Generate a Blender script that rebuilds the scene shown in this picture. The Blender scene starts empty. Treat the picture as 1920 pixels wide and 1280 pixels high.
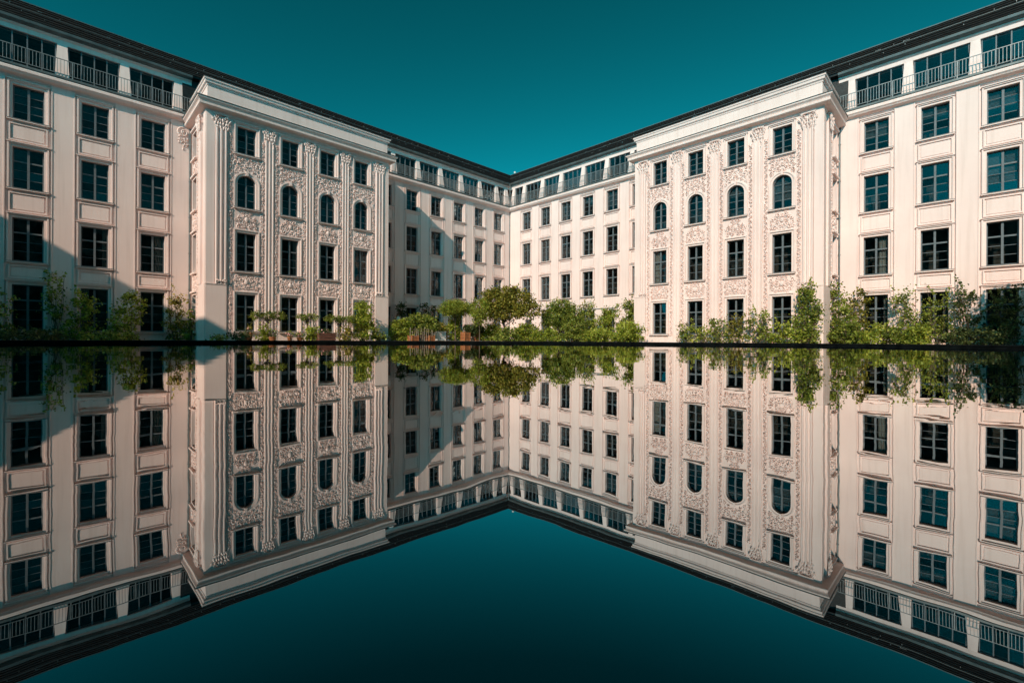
import bpy, math, random
import numpy as np
from mathutils import Matrix, Vector

# ------------------------------------------------------------------ camera, sky, sun, exposure
scene = bpy.context.scene
scene.render.engine = 'CYCLES'
CX, CD = -0.462, 51.957                 # inner corner of the courtyard building
CAM_Z = 0.246                           # lens just above the water (water surface is z = 0)
FPX, CY_PX, YAW, ROLL = 860.9, 635.2, -0.0031, 0.00501
Q = math.sqrt(0.5)
A45 = math.radians(45)

cam_data = bpy.data.cameras.new('camera')
cam = bpy.data.objects.new('camera', cam_data)
scene.collection.objects.link(cam)
cam_data.sensor_width = 36.0
cam_data.lens = FPX / 1920 * 36
cam_data.shift_y = -(640 - CY_PX) / 1920
cam_data.clip_start = 0.02
cam_data.clip_end = 3000
cam.matrix_world = (Matrix.Translation((0, 0, CAM_Z)) @ Matrix.Rotation(-YAW, 4, 'Z')
                    @ Matrix.Rotation(math.radians(90), 4, 'X') @ Matrix.Rotation(ROLL, 4, 'Z'))
scene.camera = cam

SUN = Vector((Q * (-2.55 + 1.0), Q * (-2.55 - 1.0), 1.60)).normalized()   # direction towards the sun
elev = math.asin(SUN.z)
world = bpy.data.worlds.new('World'); scene.world = world; world.use_nodes = True
wn = world.node_tree; wn.nodes.clear()
sky = wn.nodes.new('ShaderNodeTexSky'); sky.sky_type = 'NISHITA'; sky.sun_disc = False
sky.sun_elevation = elev
sky.sun_rotation = math.atan2(SUN.x, SUN.y)
sky.air_density = 1.0; sky.dust_density = 0.8; sky.ozone_density = 2.0
tint = wn.nodes.new('ShaderNodeMix'); tint.data_type = 'RGBA'; tint.blend_type = 'MULTIPLY'
tint.inputs[0].default_value = 1.0
G_SKY = 1.7
tint.inputs[7].default_value = (0.004, 0.45, 0.585, 1)      # the picture's deep teal sky
grade = wn.nodes.new('ShaderNodeGamma'); grade.inputs[1].default_value = G_SKY    # contrasty, polarised-looking sky
bg = wn.nodes.new('ShaderNodeBackground'); bg.inputs[1].default_value = 0.10
wo = wn.nodes.new('ShaderNodeOutputWorld')
bw = wn.nodes.new('ShaderNodeRGBToBW'); wn.links.new(sky.outputs[0], bw.inputs[0]); wn.links.new(bw.outputs[0], grade.inputs[0]); wn.links.new(grade.outputs[0], tint.inputs[6]); wn.links.new(tint.outputs[2], bg.inputs[0]); wn.links.new(bg.outputs[0], wo.inputs[0])

sd = bpy.data.lights.new('sun', 'SUN'); sd.energy = 4.5; sd.angle = math.radians(0.5); sd.color = (1.0, 0.76, 0.585)
sun = bpy.data.objects.new('sun', sd); scene.collection.objects.link(sun)
sun.rotation_euler = SUN.to_track_quat('Z', 'Y').to_euler()

vs = scene.view_settings
vs.view_transform = 'Standard'; vs.look = 'None'; vs.exposure = 0.0; vs.gamma = 1.0; vs.use_curve_mapping = False
cy = scene.cycles
cy.use_denoising = True
cy.max_bounces = 9; cy.diffuse_bounces = 6; cy.glossy_bounces = 4; cy.transparent_max_bounces = 10; cy.transmission_bounces = 4
cy.sample_clamp_indirect = 6.0; cy.caustics_reflective = False; cy.caustics_refractive = False

random.seed(7); rng = np.random.default_rng(7)
COL = scene.collection

# ------------------------------------------------------------------ helpers: pixels to walls
def ray(x, y):
    u, v = x - 960, y - CY_PX
    d = 1 + ROLL * ROLL
    u0, v0 = (u + ROLL * v) / d, (v - ROLL * u) / d
    a, z = u0 / FPX, -v0 / FPX
    c, s = math.cos(YAW), math.sin(YAW)
    return (c * a + s, -s * a + c, z)

def onwall(w, x, y, off):
    """picture point on the plane `off` metres in front of wing w -> (local x, z)"""
    r = ray(x, y)
    n = (Q, -Q) if w == 'L' else (-Q, -Q)
    k = (n[0] * CX + n[1] * CD + off) / (n[0] * r[0] + n[1] * r[1])
    P = (k * r[0], k * r[1])
    d = (Q, Q) if w == 'L' else (Q, -Q)
    return (P[0] - CX) * d[0] + (P[1] - CD) * d[1], k * r[2] + CAM_Z

ROT = {'L': A45, 'R': -A45}
def wpos(w, x, y, z):
    c, s = math.cos(ROT[w]), math.sin(ROT[w])
    return Vector((CX + c * x - s * y, CD + s * x + c * y, z))

# ------------------------------------------------------------------ helpers: meshes
class MB:
    def __init__(s): s.v = []; s.f = []
    def quad(s, a, b, c, d):
        n = len(s.v); s.v += [a, b, c, d]; s.f.append((n, n + 1, n + 2, n + 3))
    def poly(s, pts):
        n = len(s.v); s.v += list(pts); s.f.append(tuple(range(n, n + len(pts))))
    def box(s, x0, x1, y0, y1, z0, z1):
        n = len(s.v)
        s.v += [(x0, y0, z0), (x1, y0, z0), (x1, y1, z0), (x0, y1, z0), (x0, y0, z1), (x1, y0, z1), (x1, y1, z1), (x0, y1, z1)]
        for f in ((0, 3, 2, 1), (4, 5, 6, 7), (0, 1, 5, 4), (1, 2, 6, 5), (2, 3, 7, 6), (3, 0, 4, 7)):
            s.f.append(tuple(n + i for i in f))
    def frame(s, x0, x1, z0, z1, wdt, y0, y1, bottom=True):
        """rectangular moulding round x0..x1, z0..z1, growing outwards"""
        s.box(x0 - wdt, x0, y0, y1, z0 - (wdt if bottom else 0), z1 + wdt)
        s.box(x1, x1 + wdt, y0, y1, z0 - (wdt if bottom else 0), z1 + wdt)
        s.box(x0, x1, y0, y1, z1, z1 + wdt)
        if bottom: s.box(x0, x1, y0, y1, z0 - wdt, z0)
    def tube(s, pts, rad, n=6, flat=1.0):
        pts = [Vector(p) for p in pts]
        rings = []
        for i, p in enumerate(pts):
            d = (pts[min(i + 1, len(pts) - 1)] - pts[max(i - 1, 0)])
            if d.length < 1e-9: d = Vector((0, 0, 1))
            d.normalize()
            a = d.cross(Vector((0, 0, 1))) if abs(d.z) < .9 else d.cross(Vector((1, 0, 0)))
            a.normalize(); b = d.cross(a)
            r = rad[i] if hasattr(rad, '__len__') else rad
            base = len(s.v)
            for k in range(n):
                t = 2 * math.pi * k / n
                s.v.append(tuple(p + a * (r * math.cos(t)) + b * (r * math.sin(t))))
            rings.append(base)
        for i in range(len(rings) - 1):
            for k in range(n):
                s.f.append((rings[i] + k, rings[i] + (k + 1) % n, rings[i + 1] + (k + 1) % n, rings[i + 1] + k))
        s.f.append(tuple(rings[0] + k for k in range(n))); s.f.append(tuple(rings[-1] + k for k in reversed(range(n))))
    def lathe(s, prof, n=16, cx=0, cy_=0):
        b = len(s.v)
        for r, z in prof:
            for k in range(n):
                t = 2 * math.pi * k / n
                s.v.append((cx + r * math.cos(t), cy_ + r * math.sin(t), z))
        for i in range(len(prof) - 1):
            for k in range(n):
                s.f.append((b + i * n + k, b + i * n + (k + 1) % n, b + (i + 1) * n + (k + 1) % n, b + (i + 1) * n + k))
    def mesh(s, name, mat=None, smooth=False):
        m = bpy.data.meshes.new(name); m.from_pydata(s.v, [], s.f)
        if mat: m.materials.append(mat)
        if smooth: m.polygons.foreach_set('use_smooth', [True] * len(m.polygons))
        m.update(); return m

def ob(name, mesh, parent=None, loc=(0, 0, 0), rz=0.0):
    o = bpy.data.objects.new(name, mesh); COL.objects.link(o)
    o.parent = parent; o.location = loc; o.rotation_euler = (0, 0, rz)
    return o
def tag(o, label=None, cat=None, group=None, kind=None):
    for k, v in (('label', label), ('category', cat), ('group', group), ('kind', kind)):
        if v: o[k] = v
    return o
def thing(name, label, cat, loc=(0, 0, 0), rz=0, group=None):
    return tag(ob(name, None, None, loc, rz), label, cat, group)

def sweep(mb, prof, path, closed_ends=True):
    """profile [(out, z)] swept along a plan path [(x, y, )] with mitres; out is to the right of the path"""
    P = [Vector((p[0], p[1])) for p in path]
    n = len(prof); base = len(mb.v)
    for i, p in enumerate(P):
        d0 = (P[i] - P[i - 1]).normalized() if i else None
        d1 = (P[i + 1] - P[i]).normalized() if i < len(P) - 1 else None
        n0 = Vector((d0.y, -d0.x)) if d0 else None
        n1 = Vector((d1.y, -d1.x)) if d1 else None
        if n0 is None: m = n1
        elif n1 is None: m = n0
        else:
            m = (n0 + n1); m = m / max(1e-6, m.dot(n0))
        for o, z in prof:
            mb.v.append((p.x + m.x * o, p.y + m.y * o, z))
    for i in range(len(P) - 1):
        for k in range(n - 1):
            a = base + i * n + k
            mb.f.append((a, a + n, a + n + 1, a + 1))
    if closed_ends:
        mb.f.append(tuple(base + k for k in range(n)))
        mb.f.append(tuple(base + (len(P) - 1) * n + k for k in reversed(range(n))))

# ------------------------------------------------------------------ materials
def nodes_of(name):
    m = bpy.data.materials.new(name); m.use_nodes = True
    t = m.node_tree; t.nodes.clear()
    out = t.nodes.new('ShaderNodeOutputMaterial')
    return m, t, out
def N(t, kind, **kw):
    n = t.nodes.new(kind)
    for k, v in kw.items():
        if k.startswith('i_'): n.inputs[int(k[2:])].default_value = v
        else: setattr(n, k, v)
    return n
def surf(name, c1, c2, rough=0.8, scale=2.0, bump=0.0, bscale=40.0, metallic=0.0, spec=0.3, stretch=(1, 1, 1), detail=5.0):
    """noise-mottled principled material in world-sized coordinates"""
    m, t, out = nodes_of(name)
    g = N(t, 'ShaderNodeNewGeometry')
    mp = N(t, 'ShaderNodeMapping'); mp.inputs[3].default_value = stretch
    t.links.new(g.outputs['Position'], mp.inputs[0])
    nz = N(t, 'ShaderNodeTexNoise'); nz.inputs['Scale'].default_value = scale; nz.inputs['Detail'].default_value = detail
    t.links.new(mp.outputs[0], nz.inputs['Vector'])
    rp = N(t, 'ShaderNodeValToRGB'); rp.color_ramp.elements[0].position = .3; rp.color_ramp.elements[1].position = .7
    rp.color_ramp.elements[0].color = (*c1, 1); rp.color_ramp.elements[1].color = (*c2, 1)
    t.links.new(nz.outputs[0], rp.inputs[0])
    p = N(t, 'ShaderNodeBsdfPrincipled')
    p.inputs['Roughness'].default_value = rough; p.inputs['Metallic'].default_value = metallic
    p.inputs['Specular IOR Level'].default_value = spec
    t.links.new(rp.outputs[0], p.inputs['Base Color'])
    if bump:
        n2 = N(t, 'ShaderNodeTexNoise'); n2.inputs['Scale'].default_value = bscale; n2.inputs['Detail'].default_value = 4
        t.links.new(g.outputs['Position'], n2.inputs['Vector'])
        b = N(t, 'ShaderNodeBump'); b.inputs['Strength'].default_value = bump; b.inputs['Distance'].default_value = .02
        t.links.new(n2.outputs[0], b.inputs['Height']); t.links.new(b.outputs[0], p.inputs['Normal'])
    t.links.new(p.outputs[0], out.inputs[0])
    return m

def stucco_material():
    """cream render: cloudy mottling, faint vertical rain streaks, fine grain"""
    m, t, out = nodes_of('cream_stucco')
    g = N(t, 'ShaderNodeNewGeometry')
    n1 = N(t, 'ShaderNodeTexNoise'); n1.inputs['Scale'].default_value = .45; n1.inputs['Detail'].default_value = 6
    t.links.new(g.outputs['Position'], n1.inputs['Vector'])
    mp = N(t, 'ShaderNodeMapping'); mp.inputs[3].default_value = (5, 5, .22)
    t.links.new(g.outputs['Position'], mp.inputs[0])
    n2 = N(t, 'ShaderNodeTexNoise'); n2.inputs['Scale'].default_value = 1.0; n2.inputs['Detail'].default_value = 5
    t.links.new(mp.outputs[0], n2.inputs['Vector'])
    r1 = N(t, 'ShaderNodeValToRGB'); e = r1.color_ramp.elements
    e[0].position = .3; e[0].color = (.775, .63, .592, 1); e[1].position = .72; e[1].color = (.845, .70, .655, 1)
    t.links.new(n1.outputs[0], r1.inputs[0])
    r2 = N(t, 'ShaderNodeValToRGB'); e = r2.color_ramp.elements
    e[0].position = .26; e[0].color = (.84, .82, .80, 1); e[1].position = .5; e[1].color = (1, 1, 1, 1)
    t.links.new(n2.outputs[0], r2.inputs[0])
    mx = N(t, 'ShaderNodeMix', data_type='RGBA', blend_type='MULTIPLY'); mx.inputs[0].default_value = .6
    t.links.new(r1.outputs[0], mx.inputs[6]); t.links.new(r2.outputs[0], mx.inputs[7])
    p = N(t, 'ShaderNodeBsdfPrincipled'); p.inputs['Roughness'].default_value = .85; p.inputs['Specular IOR Level'].default_value = .2
    t.links.new(mx.outputs[2], p.inputs['Base Color'])
    n3 = N(t, 'ShaderNodeTexNoise'); n3.inputs['Scale'].default_value = 14; n3.inputs['Detail'].default_value = 6
    t.links.new(g.outputs['Position'], n3.inputs['Vector'])
    b = N(t, 'ShaderNodeBump'); b.inputs['Strength'].default_value = .22; b.inputs['Distance'].default_value = .02
    t.links.new(n3.outputs[0], b.inputs['Height']); t.links.new(b.outputs[0], p.inputs['Normal'])
    t.links.new(p.outputs[0], out.inputs[0])
    return m

def wobble(t, scale_list, coord='Position'):
    """unit normal tilted by noise: list of (noise scale xyz, slope)"""
    g = N(t, 'ShaderNodeNewGeometry')
    acc = g.outputs['Normal']
    for sc3, eps in scale_list:
        mp = N(t, 'ShaderNodeMapping'); mp.inputs[3].default_value = sc3
        t.links.new(g.outputs['Position'], mp.inputs[0])
        nz = N(t, 'ShaderNodeTexNoise'); nz.inputs['Scale'].default_value = 1; nz.inputs['Detail'].default_value = 2
        t.links.new(mp.outputs[0], nz.inputs['Vector'])
        sb = N(t, 'ShaderNodeVectorMath', operation='SUBTRACT'); sb.inputs[1].default_value = (.5, .5, .5)
        t.links.new(nz.outputs['Color'], sb.inputs[0])
        ml = N(t, 'ShaderNodeVectorMath', operation='MULTIPLY'); ml.inputs[1].default_value = (eps, eps, eps)
        t.links.new(sb.outputs[0], ml.inputs[0])
        ad = N(t, 'ShaderNodeVectorMath', operation='ADD')
        t.links.new(acc, ad.inputs[0]); t.links.new(ml.outputs[0], ad.inputs[1]); acc = ad.outputs[0]
    nm = N(t, 'ShaderNodeVectorMath', operation='NORMALIZE'); t.links.new(acc, nm.inputs[0])
    return nm.outputs[0]

def glass_material():
    m, t, out = nodes_of('window_glass')
    nrm = wobble(t, [((1.3, 1.3, 1.3), .035), ((.35, .35, .35), .03)])
    gl = N(t, 'ShaderNodeBsdfGlossy'); gl.inputs['Roughness'].default_value = .015; gl.inputs['Color'].default_value = (.92, .97, 1, 1)
    tr = N(t, 'ShaderNodeBsdfTransparent'); tr.inputs[0].default_value = (.72, .76, .76, 1)
    fr = N(t, 'ShaderNodeFresnel'); fr.inputs['IOR'].default_value = 1.55
    mx = N(t, 'ShaderNodeMixShader')
    t.links.new(nrm, gl.inputs['Normal'])
    oi = N(t, 'ShaderNodeObjectInfo')
    rm = N(t, 'ShaderNodeMapRange'); rm.inputs['To Min'].default_value = .22; rm.inputs['To Max'].default_value = .75
    t.links.new(oi.outputs['Random'], rm.inputs['Value'])
    fm = N(t, 'ShaderNodeMath', operation='MULTIPLY'); t.links.new(fr.outputs[0], fm.inputs[0]); t.links.new(rm.outputs[0], fm.inputs[1])
    t.links.new(fm.outputs[0], mx.inputs[0]); t.links.new(tr.outputs[0], mx.inputs[1]); t.links.new(gl.outputs[0], mx.inputs[2])
    t.links.new(mx.outputs[0], out.inputs[0])
    return m

def water_material():
    m, t, out = nodes_of('still_dark_water')
    nrm = wobble(t, [((1.1, 2.2, 1), .010), ((9, 14, 1), .0055), ((.25, .25, 1), .004)])
    gl = N(t, 'ShaderNodeBsdfGlossy'); gl.inputs['Roughness'].default_value = 0.0
    gl.inputs['Color'].default_value = (.97, .96, .95, 1)
    df = N(t, 'ShaderNodeBsdfDiffuse'); df.inputs[0].default_value = (.001, .006, .008, 1)
    lw = N(t, 'ShaderNodeLayerWeight'); lw.inputs[0].default_value = .5
    rp = N(t, 'ShaderNodeValToRGB'); cr = rp.color_ramp
    cr.elements[0].position = .2; cr.elements[0].color = (.05,) * 3 + (1,)
    cr.elements[1].position = 1.0; cr.elements[1].color = (.92,) * 3 + (1,)
    for ps, v in ((.43, .14), (.53, .28), (.62, .40), (.8, .62)):
        e = cr.elements.new(ps); e.color = (v, v, v, 1)
    mx = N(t, 'ShaderNodeMixShader')
    t.links.new(nrm, gl.inputs['Normal']); t.links.new(lw.outputs['Facing'], rp.inputs[0])
    t.links.new(rp.outputs[0], mx.inputs[0]); t.links.new(df.outputs[0], mx.inputs[1]); t.links.new(gl.outputs[0], mx.inputs[2])
    t.links.new(mx.outputs[0], out.inputs[0])
    return m

def leaf_material(name, dark, bright, tip):
    m, t, out = nodes_of(name)
    at = N(t, 'ShaderNodeAttribute', attribute_name='tone')
    rp = N(t, 'ShaderNodeValToRGB'); cr = rp.color_ramp
    cr.elements[0].position = 0; cr.elements[0].color = (*dark, 1); cr.elements[1].position = .8; cr.elements[1].color = (*bright, 1)
    e = cr.elements.new(1.0); e.color = (*tip, 1)
    t.links.new(at.outputs['Fac'], rp.inputs[0])
    p = N(t, 'ShaderNodeBsdfPrincipled'); p.inputs['Roughness'].default_value = .5; p.inputs['Specular IOR Level'].default_value = .25
    tl = N(t, 'ShaderNodeBsdfTranslucent'); mx = N(t, 'ShaderNodeMixShader'); mx.inputs[0].default_value = .45
    hs = N(t, 'ShaderNodeHueSaturation'); hs.inputs['Value'].default_value = 1.3; hs.inputs['Hue'].default_value = .49
    t.links.new(rp.outputs[0], p.inputs['Base Color']); t.links.new(rp.outputs[0], hs.inputs['Color']); t.links.new(hs.outputs[0], tl.inputs[0])
    t.links.new(p.outputs[0], mx.inputs[1]); t.links.new(tl.outputs[0], mx.inputs[2]); t.links.new(mx.outputs[0], out.inputs[0])
    return m

M_STUCCO = stucco_material()
M_GLASS = glass_material()
M_WATER = water_material()
M_FRAME = surf('grey_window_paint', (.10, .125, .14), (.14, .165, .18), rough=.45, scale=6)
M_SILL = surf('weathered_sill_metal', (.22, .21, .21), (.33, .31, .30), rough=.5, scale=3)
M_ROOM = surf('dark_room', (.02, .02, .021), (.12, .11, .095), rough=.9, scale=2.2)
M_CURT = surf('pale_curtain', (.30, .29, .27), (.42, .40, .37), rough=.9, scale=2.5, stretch=(9, 9, .3))
M_BLIND = surf('grey_blind', (.10, .12, .13), (.16, .18, .19), rough=.7, scale=3)
M_ZINC = surf('zinc_flashing', (.10, .12, .12), (.17, .19, .19), rough=.45, scale=2, metallic=.4)
M_IRON = surf('galvanised_railing', (.20, .21, .21), (.32, .33, .33), rough=.45, scale=5, metallic=.3)
M_SLATE = surf('dark_slate', (.005, .0055, .006), (.024, .0235, .0225), rough=.5, scale=5.0, bump=.6, bscale=26, spec=.4, stretch=(1, 1, 2.5), detail=8)
M_HOOK = surf('dull_metal', (.12, .12, .12), (.34, .34, .33), rough=.4, scale=5, metallic=.6)
M_RIM = surf('black_basin_edge', (.0015, .0025, .003), (.006, .009, .010), rough=.8, scale=4, bump=.2, spec=.03)
M_SOIL = surf('pale_gravel', (.16, .15, .135), (.30, .28, .25), rough=.95, scale=9, bump=.8, bscale=60)
M_BARK = surf('bark', (.06, .045, .033), (.16, .12, .09), rough=.9, scale=9, stretch=(3, 3, .6))
M_TERRA = surf('terracotta', (.25, .095, .04), (.40, .16, .065), rough=.75, scale=6)
M_BRWOOD = surf('brown_wood', (.10, .042, .030), (.19, .085, .055), rough=.7, scale=5, stretch=(1, 1, 6))
M_WHITEWOOD = surf('white_paint', (.62, .60, .57), (.76, .74, .71), rough=.6, scale=4)
M_BRANCH = surf('bleached_branch', (.20, .15, .11), (.42, .36, .30), rough=.85, scale=7)
M_GLOBE = surf('opal_globe', (.72, .60, .50), (.80, .68, .58), rough=.25, scale=3)
M_BLACK = surf('black_metal', (.012, .012, .013), (.03, .03, .032), rough=.45, scale=6)
M_OLD = surf('far_block_render', (.34, .30, .27), (.46, .42, .38), rough=.9, scale=.6)
LEAF = {
    'mid':   leaf_material('leaf_mid', (.035, .060, .012), (.30, .37, .055), (.55, .58, .16)),
    'lime':  leaf_material('leaf_lime', (.075, .115, .016), (.42, .49, .060), (.66, .67, .17)),
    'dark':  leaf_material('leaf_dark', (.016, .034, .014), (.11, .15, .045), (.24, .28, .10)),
    'olive': leaf_material('leaf_olive', (.055, .060, .010), (.33, .32, .045), (.56, .48, .12)),
}
M_FLOWER = surf('pink_petals', (.55, .22, .20), (.75, .45, .42), rough=.7, scale=9)

# ------------------------------------------------------------------ the setting: water, rim, ground
PC, PR = (0.0, 3.2), 20.8
mb = MB(); ring = [(PC[0] + (PR + .05) * math.cos(a), PC[1] + (PR + .05) * math.sin(a), 0.0) for a in np.linspace(0, 2 * math.pi, 161)[:-1]]
mb.poly(ring)
tag(ob('water', mb.mesh('water', M_WATER)), kind='structure', label='still dark water of the round mirror basin')
GZ = 0.055
mb = MB(); prof = [(PR, -.2), (PR, .052), (PR - .03, .056), (PR - .03, .112), (PR + .34, .118), (PR + .34, .0)]
mb.lathe(prof, 160, PC[0], PC[1])
tag(ob('basin_rim', mb.mesh('basin_rim', M_RIM)), kind='structure', label='low black rim round the water basin')
mb = MB(); ra = np.linspace(0, 2 * math.pi, 161)
for k in range(160):
    a, b = ra[k], ra[k + 1]
    mb.quad((PC[0] + (PR + .3) * math.cos(a), PC[1] + (PR + .3) * math.sin(a), GZ), (PC[0] + 900 * math.cos(a), PC[1] + 900 * math.sin(a), GZ),
            (PC[0] + 900 * math.cos(b), PC[1] + 900 * math.sin(b), GZ), (PC[0] + (PR + .3) * math.cos(b), PC[1] + (PR + .3) * math.sin(b), GZ))
tag(ob('ground', mb.mesh('ground', M_SOIL)), kind='structure', label='pale gravel ground of the courtyard')

# ------------------------------------------------------------------ the building
BLD = thing('courtyard_building', 'cream stucco courtyard building with two wings, ornate bays and dark slate roof', 'building', (CX, CD, 0))
def bp(name, mesh, w, x=0, y=0, z=0, parent=None):
    """a part of the building in wing coordinates"""
    c, s = math.cos(ROT[w]), math.sin(ROT[w])
    return ob(name, mesh, parent or BLD, (c * x - s * y, s * x + c * y, z), ROT[w])

ROWS = [(12.16, 14.06), (8.38, 10.66), (4.39, 6.78), (0.58, 3.11)]
BROWS = [(11.90, 13.62), (8.50, 10.58), (4.47, 6.92), (0.66, 3.00)]
DEPTH = 0.24
WW = 1.22
BW = 1.08
L_COLS = [-(1.819 + 2.75 * i) for i in range(6)] + [-(1.819 + 2.75 * (i - .017)) for i in (11, 12, 13, 14)]
R_COLS = [2.614 + 2.713 * i for i in range(6)] + [2.614 + 2.713 * (i + .093) for i in (11, 12, 13, 14)]
L_BAY = (-29.96, -17.74, [-27.77, -25.10, -22.52, -19.95])
R_BAY = (18.33, 30.71, [20.38, 23.08, 25.80, 28.57])
BP = 4.2

def wall_grid(mb, x0, x1, z0, z1, ops, y, depth=DEPTH, arches=()):
    xs = sorted({x0, x1, *[o[0] for o in ops], *[o[1] for o in ops]})
    zs = sorted({z0, z1, *[o[2] for o in ops], *[o[3] for o in ops]})
    for i in range(len(xs) - 1):
        for j in range(len(zs) - 1):
            xc, zc = (xs[i] + xs[i + 1]) / 2, (zs[j] + zs[j + 1]) / 2
            if any(o[0] < xc < o[1] and o[2] < zc < o[3] for o in ops): continue
            mb.quad((xs[i], y, zs[j]), (xs[i + 1], y, zs[j]), (xs[i + 1], y, zs[j + 1]), (xs[i], y, zs[j + 1]))
    for o in ops:
        a, b, c, d = o[:4]; yy = y + depth
        arch = o in arches
        r = (b - a) / 2; zt = d - r if arch else d
        mb.quad((a, y, c), (a, yy, c), (a, yy, zt), (a, y, zt))
        mb.quad((b, y, c), (b, y, zt), (b, yy, zt), (b, yy, c))
        mb.quad((a, y, c), (b, y, c), (b, yy, c), (a, yy, c))
        if not arch:
            mb.quad((a, y, d), (a, yy, d), (b, yy, d), (b, y, d))
        else:
            xm = (a + b) / 2; n = 14
            arc = [(xm + r * math.cos(math.pi - math.pi * k / n), zt + r * math.sin(math.pi * k / n)) for k in range(n + 1)]
            for k in range(n):
                (p0, q0), (p1, q1) = arc[k], arc[k + 1]
                mb.quad((p0, y, q0), (p0, yy, q0), (p1, yy, q1), (p1, y, q1))
                corner = (a, y, d) if k < n / 2 else (b, y, d)
                mb.poly([(p0, y, q0), (p1, y, q1), corner])

# ---- windows: one frame mesh per kind, separate panes, surround and sill as sub-parts
FT = .055
_mesh = {}
def cached(key, fn):
    if key not in _mesh: _mesh[key] = fn()
    return _mesh[key]

def frame_mesh(w, h, style):
    mb = MB(); x0, x1 = -w / 2, w / 2; y0, y1 = -.045, .03
    mb.box(x0, x0 + FT, y0, y1, 0, h); mb.box(x1 - FT, x1, y0, y1, 0, h)
    mb.box(x0 + FT, x1 - FT, y0, y1, 0, FT * 1.3); mb.box(x0 + FT, x1 - FT, y0, y1, h - FT, h)
    mb.box(-.05, .05, y0 - .035, y1, FT * 1.3, h - FT)
    bars = layout(w, h, style)[1]
    for z, hh, d in bars:
        mb.box(x0 + FT, -.05, y0 + (.0 if d else .025), y1 - .005, z - hh, z + hh); mb.box(.05, x1 - FT, y0 + (.0 if d else .025), y1 - .005, z - hh, z + hh)
    if style == 'arch':
        r = w / 2; n = 14
        for k in range(n):
            a0, a1 = math.pi * k / n, math.pi * (k + 1) / n
            pts = []
            for rr in (r, r - FT):
                for aa in (a0, a1):
                    pts.append((rr * math.cos(aa), h - r + rr * math.sin(aa)))
            mb.quad((pts[0][0], y0, pts[0][1]), (pts[1][0], y0, pts[1][1]), (pts[3][0], y0, pts[3][1]), (pts[2][0], y0, pts[2][1]))
            mb.quad((pts[2][0], y0, pts[2][1]), (pts[3][0], y0, pts[3][1]), (pts[3][0], y1, pts[3][1]), (pts[2][0], y1, pts[2][1]))
    return mb.mesh('window_frame', M_FRAME)

def layout(w, h, style):
    """pane rows (z0,z1) and bars (z, half height, transom?)"""
    b, t = FT * 1.3, h - FT
    if style in ('four', 'arch'):
        cuts = [b + (t - b) * k / 4 for k in (1, 2, 3)]
        bars = [(z, .014, 0) for z in cuts]
    else:
        tz = b + (t - b) * .67
        cuts = [b + (tz - b) / 3, b + (tz - b) * 2 / 3, tz]
        bars = [(cuts[0], .013, 0), (cuts[1], .013, 0), (tz, .042, 1)]
    zz = [b] + cuts + [t]
    return [(zz[i], zz[i + 1]) for i in range(4)], bars

def pane_mesh(w, h):
    mb = MB(); mb.box(-w / 2, w / 2, -.004, .004, 0, h)
    return mb.mesh('pane', M_GLASS)

def interior_mesh(w, h, v):
    mb = MB(); a, b, c, d = -w / 2 - .25, w / 2 + .25, -.15, h + .2; y0, y1 = .05, 1.3
    mb.quad((a, y1, c), (b, y1, c), (b, y1, d), (a, y1, d)); mb.quad((a, y0, c), (a, y1, c), (a, y1, d), (a, y0, d))
    mb.quad((b, y0, c), (b, y0, d), (b, y1, d), (b, y1, c)); mb.quad((a, y0, c), (b, y0, c), (b, y1, c), (a, y1, c))
    mb.quad((a, y0, d), (a, y1, d), (b, y1, d), (b, y0, d))
    mb.box(a + .3 + .1 * v, a + .8 + .12 * v, .95, 1.25, c, c + .8 + .25 * v)
    return mb.mesh('interior', M_ROOM)

def curtain_mesh(w, h, v):
    mb = MB(); n = 7; side = -1 if v % 2 else 1; wd = w * (.20 + .10 * v)
    x0 = side * (w / 2 - .02)
    for k in range(n):
        xa, xb = x0 - side * wd * k / n, x0 - side * wd * (k + 1) / n
        ya, yb = .12 + .05 * (k % 2), .12 + .05 * ((k + 1) % 2)
        mb.quad((xa, ya, .02), (xb, yb, .02), (xb, yb, h), (xa, ya, h))
    return mb.mesh('curtain', M_CURT)

def blind_mesh(w, h, v):
    mb = MB(); n = int(h * (.35 + .2 * v) / .07)
    for k in range(n):
        z = h - .06 - k * .07
        mb.quad((-w / 2 + .03, .10, z), (w / 2 - .03, .10, z), (w / 2 - .03, .13, z + .055), (-w / 2 + .03, .13, z + .055))
    return mb.mesh('blind', M_BLIND)

def surround_mesh(w, h, hood):
    """stepped architrave; modelled from the frame plane, the wall face lies DEPTH in front"""
    mb = MB(); yf = -DEPTH
    mb.frame(-w / 2, w / 2, 0, h, .125, yf - .032, yf + .01, bottom=False)
    mb.frame(-w / 2 - .125, w / 2 + .125, 0, h + .125, .07, yf - .10, yf + .01, bottom=False)
    if hood: mb.box(-w / 2 - .235, w / 2 + .235, yf - .16, yf + .01, h + .195, h + .235)
    return mb.mesh('surround', M_STUCCO)

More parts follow.
